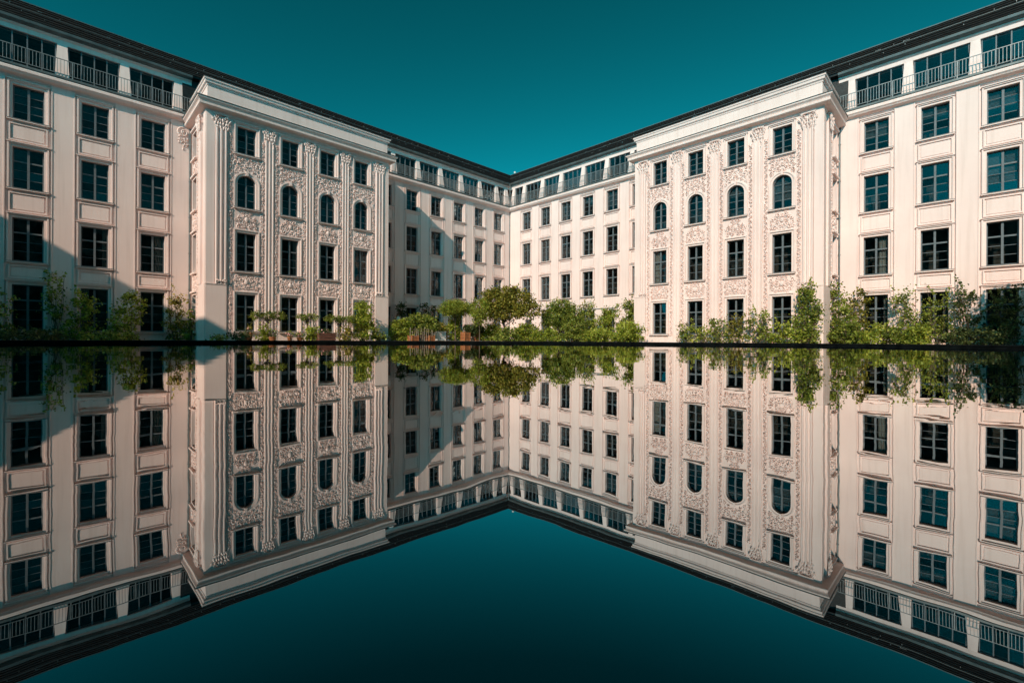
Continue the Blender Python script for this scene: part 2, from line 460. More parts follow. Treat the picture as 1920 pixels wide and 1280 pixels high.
def arch_surround_mesh(w, h):
    mb = MB(); r = w / 2; zs = h - r
    for (ra_, rb_, pr) in ((0, .13, .035), (.13, .21, .08)):
        y0 = -DEPTH - pr; y1 = -DEPTH + .01
        for s in (-1, 1):
            xa, xb = sorted((s * (r + ra_), s * (r + rb_)))
            mb.box(xa, xb, y0, y1, 0, zs)
        n = 18
        for k in range(n):
            a0, a1 = math.pi * k / n, math.pi * (k + 1) / n
            P = lambda rr, a: (rr * math.cos(a), zs + rr * math.sin(a))
            i0, i1, o0, o1 = P(r + ra_, a0), P(r + ra_, a1), P(r + rb_, a0), P(r + rb_, a1)
            mb.quad((o0[0], y0, o0[1]), (i0[0], y0, i0[1]), (i1[0], y0, i1[1]), (o1[0], y0, o1[1]))
            mb.quad((o0[0], y0, o0[1]), (o1[0], y0, o1[1]), (o1[0], y1, o1[1]), (o0[0], y1, o0[1]))
            mb.quad((i0[0], y0, i0[1]), (i0[0], y1, i0[1]), (i1[0], y1, i1[1]), (i1[0], y0, i1[1]))
    mb.box(-.07, .07, -DEPTH - .13, -DEPTH, h - .02, h + .24)      # keystone
    return mb.mesh('surround', M_STUCCO)

def sill_mesh(w):
    mb = MB(); yf = -DEPTH
    mb.box(-w / 2 - .22, w / 2 + .22, yf - .17, yf + .02, -.10, -.035)
    mb.box(-w / 2 - .16, w / 2 + .16, yf - .08, yf + .01, -.155, -.10)
    return mb.mesh('sill', M_STUCCO)
def ledge_mesh(w):
    mb = MB(); yf = -DEPTH
    mb.box(-w / 2 - .225, w / 2 + .225, yf - .19, yf + .0, -.033, -.014)
    mb.quad((-w / 2, yf, -.018), (w / 2, yf, -.018), (w / 2, .0, .012), (-w / 2, .0, .012))
    return mb.mesh('sill_flashing', M_SILL)

wcount = 0
def window(w, x, y, z0, z1, width, style, row, surround=True, fine=True, hood=True, label=None):
    """frame plane sits DEPTH behind the wall face y"""
    global wcount; wcount += 1
    h = z1 - z0; key = (round(width, 3), round(h, 3))
    f = bp('window', cached(('f', key, style), lambda: frame_mesh(width, h, style)), w, x, y + DEPTH, z0)
    if label: f['label'] = label
    rows, bars = layout(width, h, style)
    pw = width / 2 - FT - .05
    if not fine:
        rows = [(rows[0][0], rows[2][1]), rows[3]] if style == 'cross' else [(rows[0][0], rows[3][1])]
    for i, (a, b) in enumerate(rows):
        ph = b - a
        me = cached(('p', round(pw, 3), round(ph, 3)), lambda: pane_mesh(pw + .02, ph))
        for s in (-1, 1):
            ob('pane', me, f, (s * (.05 + pw / 2), .004, a))
    v = rng.integers(0, 3)
    ob('interior', cached(('i', key, v), lambda: interior_mesh(width, h, v)), f)
    u = rng.random()
    if row == 0 or (row == 1 and u < .5):
        if u < .85: ob('blind', cached(('b', key, v), lambda: blind_mesh(width, h, v)), f)
    elif u < .45:
        ob('curtain', cached(('c', key, v), lambda: curtain_mesh(width, h, v)), f)
    if surround:
        if style == 'arch': ob('surround', cached(('s', key, 'a'), lambda: arch_surround_mesh(width, h)), f)
        else: ob('surround', cached(('s', key, hood), lambda: surround_mesh(width, h, hood)), f)
        ob('sill', cached(('sl', key[0]), lambda: sill_mesh(width)), f)
        ob('sill_flashing', cached(('lg', key[0]), lambda: ledge_mesh(width)), f)
    return f

def spandrel_mesh(w, h):
    mb = MB()
    mb.frame(-w / 2 + .06, w / 2 - .06, .06, h - .06, .06, -.075, .01)
    mb.box(-w / 2 + .135, w / 2 - .135, -.03, .01, .135, h - .135)
    return mb.mesh('spandrel_panel', M_STUCCO)

ZW0, ZW1 = .0, 14.62
def wing(w, cols, near, far, extra_ops=(), skip_row4=()):
    # openings
    for seg, (x0, x1) in (('near', near), ('far', far)):
        cc = [c for c in cols if min(x0, x1) < c < max(x0, x1)]
        xa, xb = min(x0, x1), max(x0, x1)
        ops = []
        for c in cc:
            for r, (a, b) in enumerate(ROWS):
                if r == 3 and c in skip_row4: continue
                ops.append((c - WW / 2, c + WW / 2, a, b))
        ops += [o[:4] for o in extra_ops if xa <= o[0] and o[1] <= xb + .01]
        mb = MB(); wall_grid(mb, xa, xb, ZW0, ZW1, ops, 0.0)
        o = bp('wall', mb.mesh('wall', M_STUCCO), w)
        o['label'] = '%s %s wing wall of smooth cream stucco' % ({'L': 'left', 'R': 'right'}[w], {'near': 'outer', 'far': 'inner'}[seg])
        # flat pilaster strips between the window columns
        edges = sorted(cc)
        lim = [xa] + [e for c in edges for e in (c - .885, c + .885)] + [xb]
        for k in range(0, len(lim), 2):
            a, b = lim[k], lim[k + 1]
            if b - a < .12: continue
            m2 = MB(); m2.box(a, b, -.075, .0, ZW0, 14.5)
            # thin edge bead
            for e, s in ((a, 1), (b, -1)):
                if abs(e - xa) > .01 and abs(e - xb) > .01:
                    m2.box(min(e, e + s * .05), max(e, e + s * .05), -.10, -.075, ZW0, 14.5)
            bp('pilaster_strip', m2.mesh('pilaster_strip', M_STUCCO), w)
        for c in cc:
            for r, (a, b) in enumerate(ROWS):
                if r == 3 and c in skip_row4: continue
                window(w, c, 0, a, b, WW, 'four' if r == 0 else 'cross', r, fine=(seg == 'near'))
                if r < 3 and not (r == 2 and c in skip_row4):
                    zt = a - .24; zb = ROWS[r + 1][1] + .31
                    me = cached(('sp', round(zt - zb, 3)), lambda: spandrel_mesh(1.5, zt - zb))
                    bp('spandrel_panel', me, w, c, 0, zb)

L_NEAR = (-44.5, L_BAY[0]); L_FAR = (L_BAY[1], 0.0)
R_NEAR = (R_BAY[1], 44.8); R_FAR = (0.0, R_BAY[0])
half_ops = [(.10, .52, a, b) for a, b in ROWS]
g1a, g1b = onwall('R', 984, 600, 0)[0], onwall('R', 1008.5, 600, 0)[0]
g2a, g2b = onwall('R', 1014, 600, 0)[0], onwall('R', 1152, 600, 0)[0]
shop = [(g1a, g1b, .25, 2.35), (g2a, g2b, .25, 2.95)]
wing('L', L_COLS, L_NEAR, L_FAR)
wing('R', R_COLS, R_NEAR, R_FAR, half_ops + shop, skip_row4=[c for c in R_COLS[:5]])
for r, (a, b) in enumerate(ROWS):
    window('R', .31, 0, a, b, .42, 'four' if r == 0 else 'cross', r, fine=False, surround=False)
for (a, b, c, d), nm in zip(shop, ('low glazed garden door front', 'wide glazed garden front behind climbing plants')):
    mb = MB(); W_, H_ = b - a, d - c; n = max(3, int(W_ / .95))
    mb.frame(.06, W_ - .06, .06, H_ - .06, .06, -.05, .03)
    for k in range(1, n): mb.box(W_ * k / n - .03, W_ * k / n + .03, -.06, .03, .06, H_ - .06)
    mb.box(.06, W_ - .06, -.055, .025, H_ * .74, H_ * .74 + .06)
    f = bp('glazed_front', mb.mesh('glazed_front', M_FRAME), 'R', a, DEPTH, c); f['label'] = nm
    for k in range(n):
        pm = MB(); pm.box(W_ * k / n + .03, W_ * (k + 1) / n - .03, 0, .008, .06, H_ * .74); ob('pane', pm.mesh('pane', M_GLASS), f)
        pm = MB(); pm.box(W_ * k / n + .03, W_ * (k + 1) / n - .03, 0, .008, H_ * .74 + .06, H_ - .06); ob('pane', pm.mesh('pane', M_GLASS), f)
    im = MB(); im.quad((-.2, 2, -.2), (W_ + .2, 2, -.2), (W_ + .2, 2, H_ + .2), (-.2, 2, H_ + .2)); im.box(-.2, W_ + .2, .06, 2, -.3, -.15)
    im.quad((-.2, .06, H_ + .2), (W_ + .2, .06, H_ + .2), (W_ + .2, 2, H_ + .2), (-.2, 2, H_ + .2))
    im.quad((-.2, .06, -.2), (-.2, 2, -.2), (-.2, 2, H_ + .2), (-.2, .06, H_ + .2)); im.quad((W_ + .2, .06, -.2), (W_ + .2, 2, -.2), (W_ + .2, 2, H_ + .2), (W_ + .2, .06, H_ + .2))
    ob('interior', im.mesh('interior', M_ROOM), f)

# ---- carved ornament: scrolls and leaves as real relief
def scroll(mb, x, z, r, ang, hand, y=0.0, thick=.03, turns=1.15, n=11, proud=.05):
    """tapering spiral rib lying on the plane y, starting at (x, z)"""
    pts = []
    for i in range(n):
        t = i / (n - 1)
        rr = r * (1 - .82 * t); a = ang + hand * turns * 2 * math.pi * t
        pts.append((x + rr * math.cos(a), z + rr * math.sin(a), thick * (1.0 - .45 * t), proud * (.55 + .6 * t)))
    rings = []
    for i, (px, pz, th, pr) in enumerate(pts):
        q0 = pts[max(0, i - 1)]; q1 = pts[min(n - 1, i + 1)]
        dx, dz = q1[0] - q0[0], q1[1] - q0[1]; l = math.hypot(dx, dz) or 1
        nx, nz = -dz / l, dx / l
        b = len(mb.v)
        mb.v += [(px - nx * th, y, pz - nz * th), (px - nx * th * .55, y - pr * .8, pz - nz * th * .55), (px, y - pr, pz),
                 (px + nx * th * .55, y - pr * .8, pz + nz * th * .55), (px + nx * th, y, pz + nz * th)]
        rings.append(b)
    for i in range(n - 1):
        for k in range(4):
            mb.f.append((rings[i] + k, rings[i + 1] + k, rings[i + 1] + k + 1, rings[i] + k + 1))
    mb.f.append(tuple(rings[0] + k for k in range(5)))
    mb.f.append(tuple(rings[-1] + k for k in reversed(range(5))))

def leafr(mb, x, z, l, w, ang, y=0.0, proud=.05):
    """ridged acanthus leaf lobe"""
    c, s = math.cos(ang), math.sin(ang)
    def P(u, v, h): return (x + u * c - v * s, y - h, z + u * s + v * c)
    b = len(mb.v)
    mb.v += [P(0, 0, 0), P(.4 * l, w, 0.004), P(l, 0, proud * .35), P(.4 * l, -w, .004), P(.45 * l, 0, proud)]
    mb.f += [(b, b + 4, b + 1), (b + 1, b + 4, b + 2), (b + 2, b + 4, b + 3), (b + 3, b + 4, b)]

def boss(mb, x, z, rx, rz, y=0.0, proud=.08, n=10):
    b = len(mb.v)
    for k in range(n):
        a = 2 * math.pi * k / n; mb.v.append((x + rx * math.cos(a), y, z + rz * math.sin(a)))
    for k in range(n):
        a = 2 * math.pi * k / n; mb.v.append((x + .65 * rx * math.cos(a), y - proud * .8, z + .65 * rz * math.sin(a)))
    mb.v.append((x, y - proud, z))
    for k in range(n):
        k2 = (k + 1) % n
        mb.f.append((b + k, b + n + k, b + n + k2, b + k2)); mb.f.append((b + n + k, b + 2 * n, b + n + k2))

def relief_panel(w, h, seed, inside, density=1.0, centre=True, rr=(.09, .19)):
    """mirror-symmetric carved panel, x in -w/2..w/2, z in 0..h"""
    R = random.Random(seed); mb = MB()
    pts = []; tries = 0
    while len(pts) < 26 * density and tries < 900:
        tries += 1
        r = R.uniform(*rr); x = R.uniform(.02, w / 2 - r * .8); z = R.uniform(r * .8, h - r * .8)
        if not inside(x, z, r): continue
        if all(math.hypot(x - a, z - b) > .80 * (r + c) for a, b, c in pts): pts.append((x, z, r))
    for (x, z, r) in pts:
        ang = R.uniform(0, 6.28); hd = R.choice((-1, 1)); pr = R.uniform(.055, .10); tn = R.uniform(.9, 1.4); th = r * R.uniform(.20, .28)
        lv = [(R.uniform(0, 6.28), R.uniform(.5, 1.0), R.uniform(.04, .075)) for _ in range(4)]
        for sx in (1, -1):
            a = ang if sx == 1 else math.pi - ang
            scroll(mb, sx * x, z, r, a, hd * sx, thick=th, proud=pr, turns=tn, n=10)
            for la, ll, lp in lv:
                aa = la if sx == 1 else math.pi - la
                leafr(mb, sx * x + .8 * r * math.cos(aa), z + .8 * r * math.sin(aa), r * ll * .95, r * .24, aa + .5 * sx, proud=lp)
    if centre:
        zc = h * .52
        if inside(0, zc, .1):
            boss(mb, 0, zc, .13, .19, proud=.11)
            for k in range(12):
                a = 2 * math.pi * k / 12; leafr(mb, .14 * math.cos(a), zc + .20 * math.sin(a), .2, .045, a, proud=.07)
    return mb.mesh('relief_panel', M_STUCCO)

def ornament_strip(h, wdt, seed):
    R = random.Random(seed); mb = MB(); z = .1; k = 0
    while z < h - .1:
        s = 1 if k % 2 else -1; r = R.uniform(.085, .12)
        scroll(mb, s * .035, z, r, R.uniform(0, 6.28), s, thick=.03, proud=R.uniform(.06, .1), turns=R.uniform(.8, 1.2), n=8)
        for _ in range(5):
            a = R.uniform(0, 6.28); leafr(mb, s * .03 + R.uniform(-.06, .06), z + R.uniform(-.08, .08), R.uniform(.08, .14), .035, a, proud=R.uniform(.05, .1))
        if k % 7 == 3: boss(mb, 0, z + .08, .07, .08, proud=.1, n=8)
        z += R.uniform(.14, .19); k += 1
    # thin rails either side
    mb.box(-wdt / 2, -wdt / 2 + .03, -.035, .01, 0, h); mb.box(wdt / 2 - .03, wdt / 2, -.035, .01, 0, h)
    # keep the carving inside the strip
    lim = wdt / 2 - .01
    mb.v = [(max(-lim, min(lim, x)) if abs(x) > lim + .02 else x, y, zz) for x, y, zz in mb.v]
    return mb.mesh('ornament_strip', M_STUCCO)

def capital_mesh(w, h, seed):
    R = random.Random(seed); mb = MB()
    for s in (-1, 1):
        scroll(mb, s * w * .36, h * .80, .15, math.pi / 2, -s, y=-.11, thick=.036, proud=.09, turns=1.4, n=15)
        scroll(mb, s * w * .16, h * .62, .10, math.pi / 2, s, y=-.10, thick=.026, proud=.07, turns=1.1, n=10)
    for row, zz in enumerate((.0, .22, .44)):
        for k in range(6):
            x = (k - 2.5) / 5 * w * (.85 + .1 * row) + R.uniform(-.02, .02)
            leafr(mb, x, zz * h + .03, h * .36, .075, math.pi / 2 + R.uniform(-.35, .35) - x * .8, y=-.08 - .015 * row, proud=.07)
    for k in range(16):
        leafr(mb, R.uniform(-w / 2, w / 2), R.uniform(.1, .95) * h, R.uniform(.12, .2), .05, R.uniform(0, 6.28), y=-.08, proud=R.uniform(.04, .09))
    mb.box(-w / 2 - .04, w / 2 + .04, -.16, .01, h - .05, h)
    for k in range(4):        # hanging garland
        leafr(mb, R.uniform(-.1, .1) + w * .3, -.12 * k, .16, .05, -math.pi / 2 + R.uniform(-.4, .4), y=-.06, proud=.09)
    return mb.mesh('capital', M_STUCCO)

def fluted_mesh(wd, z0, z1, ribs, proud=.11, deep=.06):
    mb = MB(); mb.box(-wd / 2, wd / 2, -proud + deep, 0, z0, z1)
    rw = wd / (2 * ribs + 1)
    for k in range(ribs + 1):
        a = -wd / 2 + 2 * k * rw
        n = len(mb.v)
        for z in (z0, z1):
            mb.v += [(a, -proud + deep + .001, z), (a + rw * .22, -proud, z), (a + rw * .78, -proud, z), (a + rw, -proud + deep + .001, z)]
        for j in range(3): mb.f.append((n + j, n + j + 1, n + 5 + j, n + 4 + j))
        mb.f.append((n, n + 1, n + 2, n + 3)); mb.f.append((n + 7, n + 6, n + 5, n + 4))
    return mb.mesh('fluted_pilaster', M_STUCCO)

arch_h = BROWS[1][1] - BROWS[1][0]
PAN_W = 1.52
zA0, zA1 = 9.55, BROWS[0][0] - .17                 # panel wrapping the arch
def in_arch(x, z, r):
    zz = zA0 + z; zs = BROWS[1][1] - BW / 2
    if zz < zs: return abs(x) - r > BW / 2 + .22
    return math.hypot(x, zz - zs) - r > BW / 2 + .21
REL_A = [relief_panel(PAN_W, zA1 - zA0, 11 + i, in_arch, 1.5, False) for i in range(2)]
zB0, zB1 = BROWS[2][1] + .26, BROWS[1][0] - .18
REL_B = [relief_panel(PAN_W - .1, zB1 - zB0, 21 + i, lambda x, z, r: (z + abs(x) * 1.05) < (zB1 - zB0) * 1.12, .7) for i in range(2)]
zC0, zC1 = BROWS[3][1] + .26, BROWS[2][0] - .18
REL_C = [relief_panel(PAN_W - .06, zC1 - zC0, 31 + i, lambda x, z, r: True, 1.2) for i in range(2)]
STRIP_H = 12.6
STRIPS = [ornament_strip(STRIP_H, .27, 41 + i) for i in range(2)]
CAP_MID, CAP_END = capital_mesh(.62, .82, 51), capital_mesh(.72, 1.0, 52)
SIDE_REL = [relief_panel(.95, 1.0, 61 + i, lambda x, z, r: True, .7) for i in range(2)]

def bay(w, x0, x1, cols, near_side):
    """projecting centre bay; near_side -1 / +1 is the visible flank"""
    yf = -BP
    ops, arches = [], []
    for c in cols:
        for r, (a, b) in enumerate(BROWS):
            o = (c - BW / 2, c + BW / 2, a, b); ops.append(o)
            if r == 1: arches.append(o)
    mb = MB(); wall_grid(mb, x0, x1, 0, 14.2, ops, yf, arches=arches)
    side = {'L': 'left', 'R': 'right'}[w]
    bp('bay_wall', mb.mesh('bay_wall', M_STUCCO), w)['label'] = 'ornate front wall of the %s bay' % side
    # flanks (the visible one has a column of narrow windows)
    for s, xs in ((-1, x0), (1, x1)):
        mb = MB(); sops = []
        if s == near_side:
            sops = [(.55, 1.65, a, b) for a, b in BROWS]
        wall_grid(mb, 0, BP, 0, 14.2, sops, 0, depth=.36)
        # flank local: u = distance from the wing wall towards the front, turned to face sideways
        v = []
        for (u, d, z) in mb.v: v.append((xs - s * d, -u, z))
        mb.v = v
        bp('bay_flank', mb.mesh('bay_flank', M_STUCCO), w)
        if s == near_side:
            for r, (a, b) in enumerate(BROWS):
                m2 = MB()
                m2.frame(.55, 1.65, a, b, .14, -.05, .01, bottom=False); m2.box(.33, 1.87, -.16, .01, b + .14, b + .24); m2.box(.38, 1.82, -.17, .01, a - .12, a - .02)
                m2.v = [(xs - s * d, -u, z) for (u, d, z) in m2.v]
                bp('flank_surround', m2.mesh('flank_surround', M_STUCCO), w)
                m3 = MB(); m3.box(.55, 1.65, .33, .37, a, b); m3.v = [(xs - s * d, -u, z) for (u, d, z) in m3.v]
                fl = bp('flank_window', m3.mesh('flank_window', M_FRAME), w)
                for k in range(2):
                    m4 = MB(); m4.box(.60 + .52 * k, 1.08 + .52 * k, .322, .328, a + .06, b - .06); m4.v = [(xs - s * d, -u, z) for (u, d, z) in m4.v]
                    ob('pane', m4.mesh('pane', M_GLASS), fl)
                    m4 = MB(); m4.quad((.60 + .52 * k, .326 + .003, a + .06), (1.08 + .52 * k, .329, a + .06), (1.08 + .52 * k, .329, b - .06), (.60 + .52 * k, .329, b - .06))
                    m4.v = [(xs - s * d, -u, z) for (u, d, z) in m4.v]
                    ob('interior', m4.mesh('interior', M_ROOM), fl)
                if r < 3:
                    src = SIDE_REL[r % 2]
                    o = bp('relief_panel', src, w, xs, -1.1, BROWS[r + 1][1] + .3)
                    o.rotation_euler = (0, 0, ROT[w] + s * math.pi / 2); o.scale = (1, 1, max(.6, (a - .2) - (BROWS[r + 1][1] + .3)))
            # flank pilasters with carved heads
            m5 = MB()
            for (ua, ub, pr) in ((1.98, 2.35, .06), (2.55, 3.25, .12), (3.65, BP + .02, .07)):
                m5.box(ua, ub, -pr, .01, 3.55 if ua > 2 else 0, 14.1)
            m5.box(2.5, BP + .08, -.09, .01, 0, 3.55)
            m5.v = [(xs - s * d, -u, z) for (u, d, z) in m5.v]
            bp('flank_pilaster', m5.mesh('flank_pilaster', M_STUCCO), w)
            o = bp('capital', CAP_END, w, xs + s * .10, -2.9, 13.0); o.rotation_euler = (0, 0, ROT[w] + s * math.pi / 2)
            o = bp('ornament_strip', STRIPS[0], w, xs + s * .03, -2.17, 1.2); o.rotation_euler = (0, 0, ROT[w] + s * math.pi / 2)
    for i, c in enumerate(cols):
        for r, (a, b) in enumerate(BROWS):
            st = 'four' if r == 0 else ('arch' if r == 1 else 'cross')
            window(w, c, yf, a, b, BW, st, r, hood=(r == 0))
        bp('relief_panel', REL_A[i % 2], w, c, yf, zA0); bp('relief_panel', REL_B[i % 2], w, c, yf, zB0); bp('relief_panel', REL_C[(i + 1) % 2], w, c, yf, zC0)
        for s in (-1, 1):
            bp('ornament_strip', STRIPS[(i + (s > 0)) % 2], w, c + s * .925, yf, .55 if (i + s) % 2 else .62)
    # pilasters between the columns
    sp = [(cols[k] + cols[k + 1]) / 2 for k in range(3)]
    wd = (cols[1] - cols[0]) - 2 * 1.075
    fm = fluted_mesh(wd, .0, 13.2, 2, .10, .055)
    for x in sp:
        bp('fluted_pilaster', fm, w, x, yf); bp('capital', CAP_MID, w, x, yf, 13.12)
    for s, xs, c in ((-1, x0, cols[0]), (1, x1, cols[3])):
        inner = c + s * 1.10; outer = xs - s * .42
        we = abs(outer - inner) - .06
        bp('fluted_pilaster', fluted_mesh(we, 3.55, 13.1, 2, .15, .10), w, (inner + outer) / 2, yf); bp('capital', CAP_END, w, (inner + outer) / 2, yf, 12.98)
        m = MB(); a, b = sorted((outer, xs + s * .03)); m.box(a, b, yf - .07, yf + .2, 3.55, 14.12)
        bp('corner_strip', m.mesh('corner_strip', M_STUCCO), w)
        m = MB(); a, b = sorted((inner + s * .02, xs + s * .04)); m.box(a, b, yf - .10, yf + .3, 0, 3.5); m.box(a - .02, b + .02, yf - .13, yf + .3, 3.5, 3.56)
        bp('pedestal', m.mesh('pedestal', M_STUCCO), w)
        m = MB(); xm = (inner + outer) / 2
        for q_ in (-1, 1): scroll(m, xm + q_ * .22, 3.72, .12, math.pi / 2, q_, y=yf - .12, thick=.04, proud=.10, turns=1.1)
        for k in range(7): leafr(m, xm + (k - 3) * .07, 3.64, .2, .05, math.pi / 2 + (3 - k) * .2, y=yf - .12, proud=.1)
        bp('scroll_base', m.mesh('scroll_base', M_STUCCO), w)
    # cornice, parapet, cap: swept round three sides (outwards = right of the path)
    path = [(x0, 0.2), (x0, yf), (x1, yf), (x1, 0.2)]
    def swept(name, prof, mat, shift=0.0):
        m = MB(); a = shift
        p2 = [(x0 + a, .2), (x0 + a, yf + a), (x1 - a, yf + a), (x1 - a, .2)]
        # path runs so that 'right of path' points out of the bay
        sweep(m, prof, p2); return bp(name, m.mesh(name, mat), w)
    o = swept('bay_cornice', [(-.1, 14.0), (.07, 14.0), (.09, 14.10), (.16, 14.13), (.40, 14.18), (.45, 14.22), (.46, 14.33), (.42, 14.36), (.47, 14.44), (.56, 14.52), (.57, 14.60), (-.1, 14.66)], M_STUCCO)
    swept('cornice_flashing', [(-.1, 14.665), (.60, 14.602), (.61, 14.64), (-.1, 14.73)], M_ZINC)
    swept('bay_parapet', [(-.2, 14.6), (.0, 14.6), (.0, 15.62), (-.2, 15.62)], M_STUCCO, .04)
    swept('parapet_moulding', [(-.1, 14.74), (.035, 14.74), (.035, 14.9), (-.1, 14.92)], M_STUCCO, .04)
    swept('parapet_cap', [(-.2, 15.60), (.03, 15.60), (.05, 15.68), (.13, 15.74), (.15, 15.86), (.20, 15.90), (.21, 15.98), (-.25, 16.02)], M_STUCCO, .04)
    swept('cap_flashing', [(-.3, 16.024), (.22, 15.984), (.23, 16.01), (-.3, 16.06)], M_ZINC, .04)
    m = MB(); m.quad((x0 + .2, yf + .2, 15.7), (x1 - .2, yf + .2, 15.7), (x1 - .2, 1.0, 15.9), (x0 + .2, 1.0, 15.9))
    bp('bay_roof', m.mesh('bay_roof', M_ZINC), w)
    # slate mansard filling the attic storey behind the parapet, in lapped courses
    m = MB(); nC = 15
    for k in range(nC):
        z0, z1 = 15.05 + k * .18, 15.05 + (k + 1) * .18
        ya, yb = -.16 + .038 * k, -.16 + .038 * (k + 1)
        m.box(x0 - .52, x1 + .52, ya - .03, yb + .1, z0, z1)
    bp('mansard', m.mesh('mansard', M_SLATE), w)['label'] = 'slate mansard behind the %s bay parapet' % side

bay('L', *L_BAY, near_side=-1)
bay('R', *R_BAY, near_side=1)

# ---- wing cornices, balcony slabs, railings, attic storey, roof
def wpath(w, xs): 
    c, s = math.cos(ROT[w]), math.sin(ROT[w])
    return [(c * x, s * x) for x in xs]
def part_world(name, mb, mat, label=None):
    o = ob(name, mb.mesh(name, mat), BLD)
    if label: o['label'] = label
    return o
COR = [(-.05, 14.40), (.05, 14.42), (.07, 14.49), (.17, 14.53), (.34, 14.58), (.38, 14.64), (.45, 14.70), (.455, 14.83), (.43, 14.885), (-.05, 14.885)]
SLAB = [(-.6, 14.887), (.45, 14.889), (.48, 14.92), (.48, 15.02), (.45, 15.045), (-.6, 15.06)]
PATHS = [wpath('L', L_NEAR), wpath('L', [L_BAY[1]]) + [(0, 0)] + wpath('R', [R_BAY[0]]), wpath('R', R_NEAR)]
for pth, lab in zip(PATHS, ('left outer', 'inner corner', 'right outer')):
    m = MB(); sweep(m, COR, pth); part_world('cornice', m, M_STUCCO, '%s cornice' % lab)
    m = MB(); sweep(m, SLAB, pth); part_world('balcony_slab', m, M_ZINC, '%s balcony slab with grey edge' % lab)
    # attic: lintel band, eaves
    m = MB(); sweep(m, [(-.75, 17.16), (-.27, 17.16), (-.25, 17.40), (-.16, 17.45), (-.14, 17.52), (-.75, 17.52)], pth); part_world('attic_lintel', m, M_STUCCO)
    m = MB(); sweep(m, [(-.75, 17.522), (-.02, 17.53), (.10, 17.62), (.13, 17.74), (.10, 17.78), (-.75, 17.80)], pth); part_world('gutter', m, M_ZINC)
    m = MB(); sweep(m, [(-.95, 15.0), (-.40, 15.0), (-.40, 15.22), (-.95, 15.22)], pth); part_world('attic_plinth', m, M_STUCCO)

# roof: lapped courses up the steep slope, one long roof over both wings
RO0, RZ0, RO1, RZ1, NCR = .06, 17.80, -.98, 19.14, 7
prof = []
for k in range(NCR):
    t0, t1 = k / NCR, (k + 1) / NCR
    prof += [(RO0 + (RO1 - RO0) * t0 + .085, RZ0 + (RZ1 - RZ0) * t0), (RO0 + (RO1 - RO0) * t1 + .015, RZ0 + (RZ1 - RZ0) * t1)]
prof += [(RO1 + .08, RZ1 + .01), (RO1 + .06, RZ1 + .07), (RO1 - .2, RZ1 + .09), (RO1 - 6, RZ1 + .6), (RO1 - 6, 15), (-.9, 15)]
m = MB(); sweep(m, prof, wpath('L', [-44.5]) + [(0, 0)] + wpath('R', [44.8])); part_world('roof', m, M_SLATE, 'dark slate roof with lapped courses')
m = MB(); sweep(m, [(RO1 + .10, RZ1 + .0), (RO1 + .11, RZ1 + .05), (RO1 + .0, RZ1 + .085), (RO1 - .1, RZ1 + .1)], wpath('L', [-44.5]) + [(0, 0)] + wpath('R', [44.8])); part_world('ridge_flashing', m, M_ZINC)
m = MB(); t_ = .45; o_ = RO0 + (RO1 - RO0) * t_; z_ = RZ0 + (RZ1 - RZ0) * t_
sweep(m, [(o_ + .13, z_ + .05), (o_ + .15, z_ + .05), (o_ + .15, z_ + .07), (o_ + .13, z_ + .07)], wpath('L', [-44.5]) + [(0, 0)] + wpath('R', [44.8])); part_world('snow_rail', m, M_ZINC)
# mansard band behind the bays continues under the roof: eaves strip there
for w, (a, b, _) in (('L', L_BAY), ('R', R_BAY)):
    m = MB(); sweep(m, [(-.6, 17.6), (.05, 17.66), (.08, 17.8), (-.6, 17.82)], wpath(w, [a - .02, b + .02])); part_world('gutter', m, M_SLATE)
# snow guards: small bright hooks in two loose rows
for w, lo, hi in (('L', -44, -.8), ('R', .8, 44)):
    m = MB(); R = random.Random(3 if w == 'L' else 4); x = lo
    while x < hi:
        for t in (.30, .62):
            if R.random() < .75:
                t2 = t + R.uniform(-.06, .06); o_ = RO0 + (RO1 - RO0) * t2 + .05; z = RZ0 + (RZ1 - RZ0) * t2; xx = x + R.uniform(-.3, .3)
                m.box(xx - .010, xx + .010, -o_ - .05, -o_ + .04, z - .01, z + .06)
                if R.random() < .3: m.box(xx - .01, xx + R.uniform(.08, .3), -o_ - .05, -o_ - .03, z + .03, z + .05)
        x += R.uniform(.6, 1.25)
    bp('snow_guards', m.mesh('snow_guards', M_HOOK), w)['kind'] = 'stuff'
# little vent on the ridge at the corner
vx, vz = onwall('R', 965.5, 326, -1.3)
m = MB(); m.lathe([(.05, 0), (.05, .35), (.12, .36), (.12, .52), (.0, .56)], 10); bp('roof_vent', m.mesh('roof_vent', M_WHITEWOOD), 'R', vx, 1.3, vz - .30)

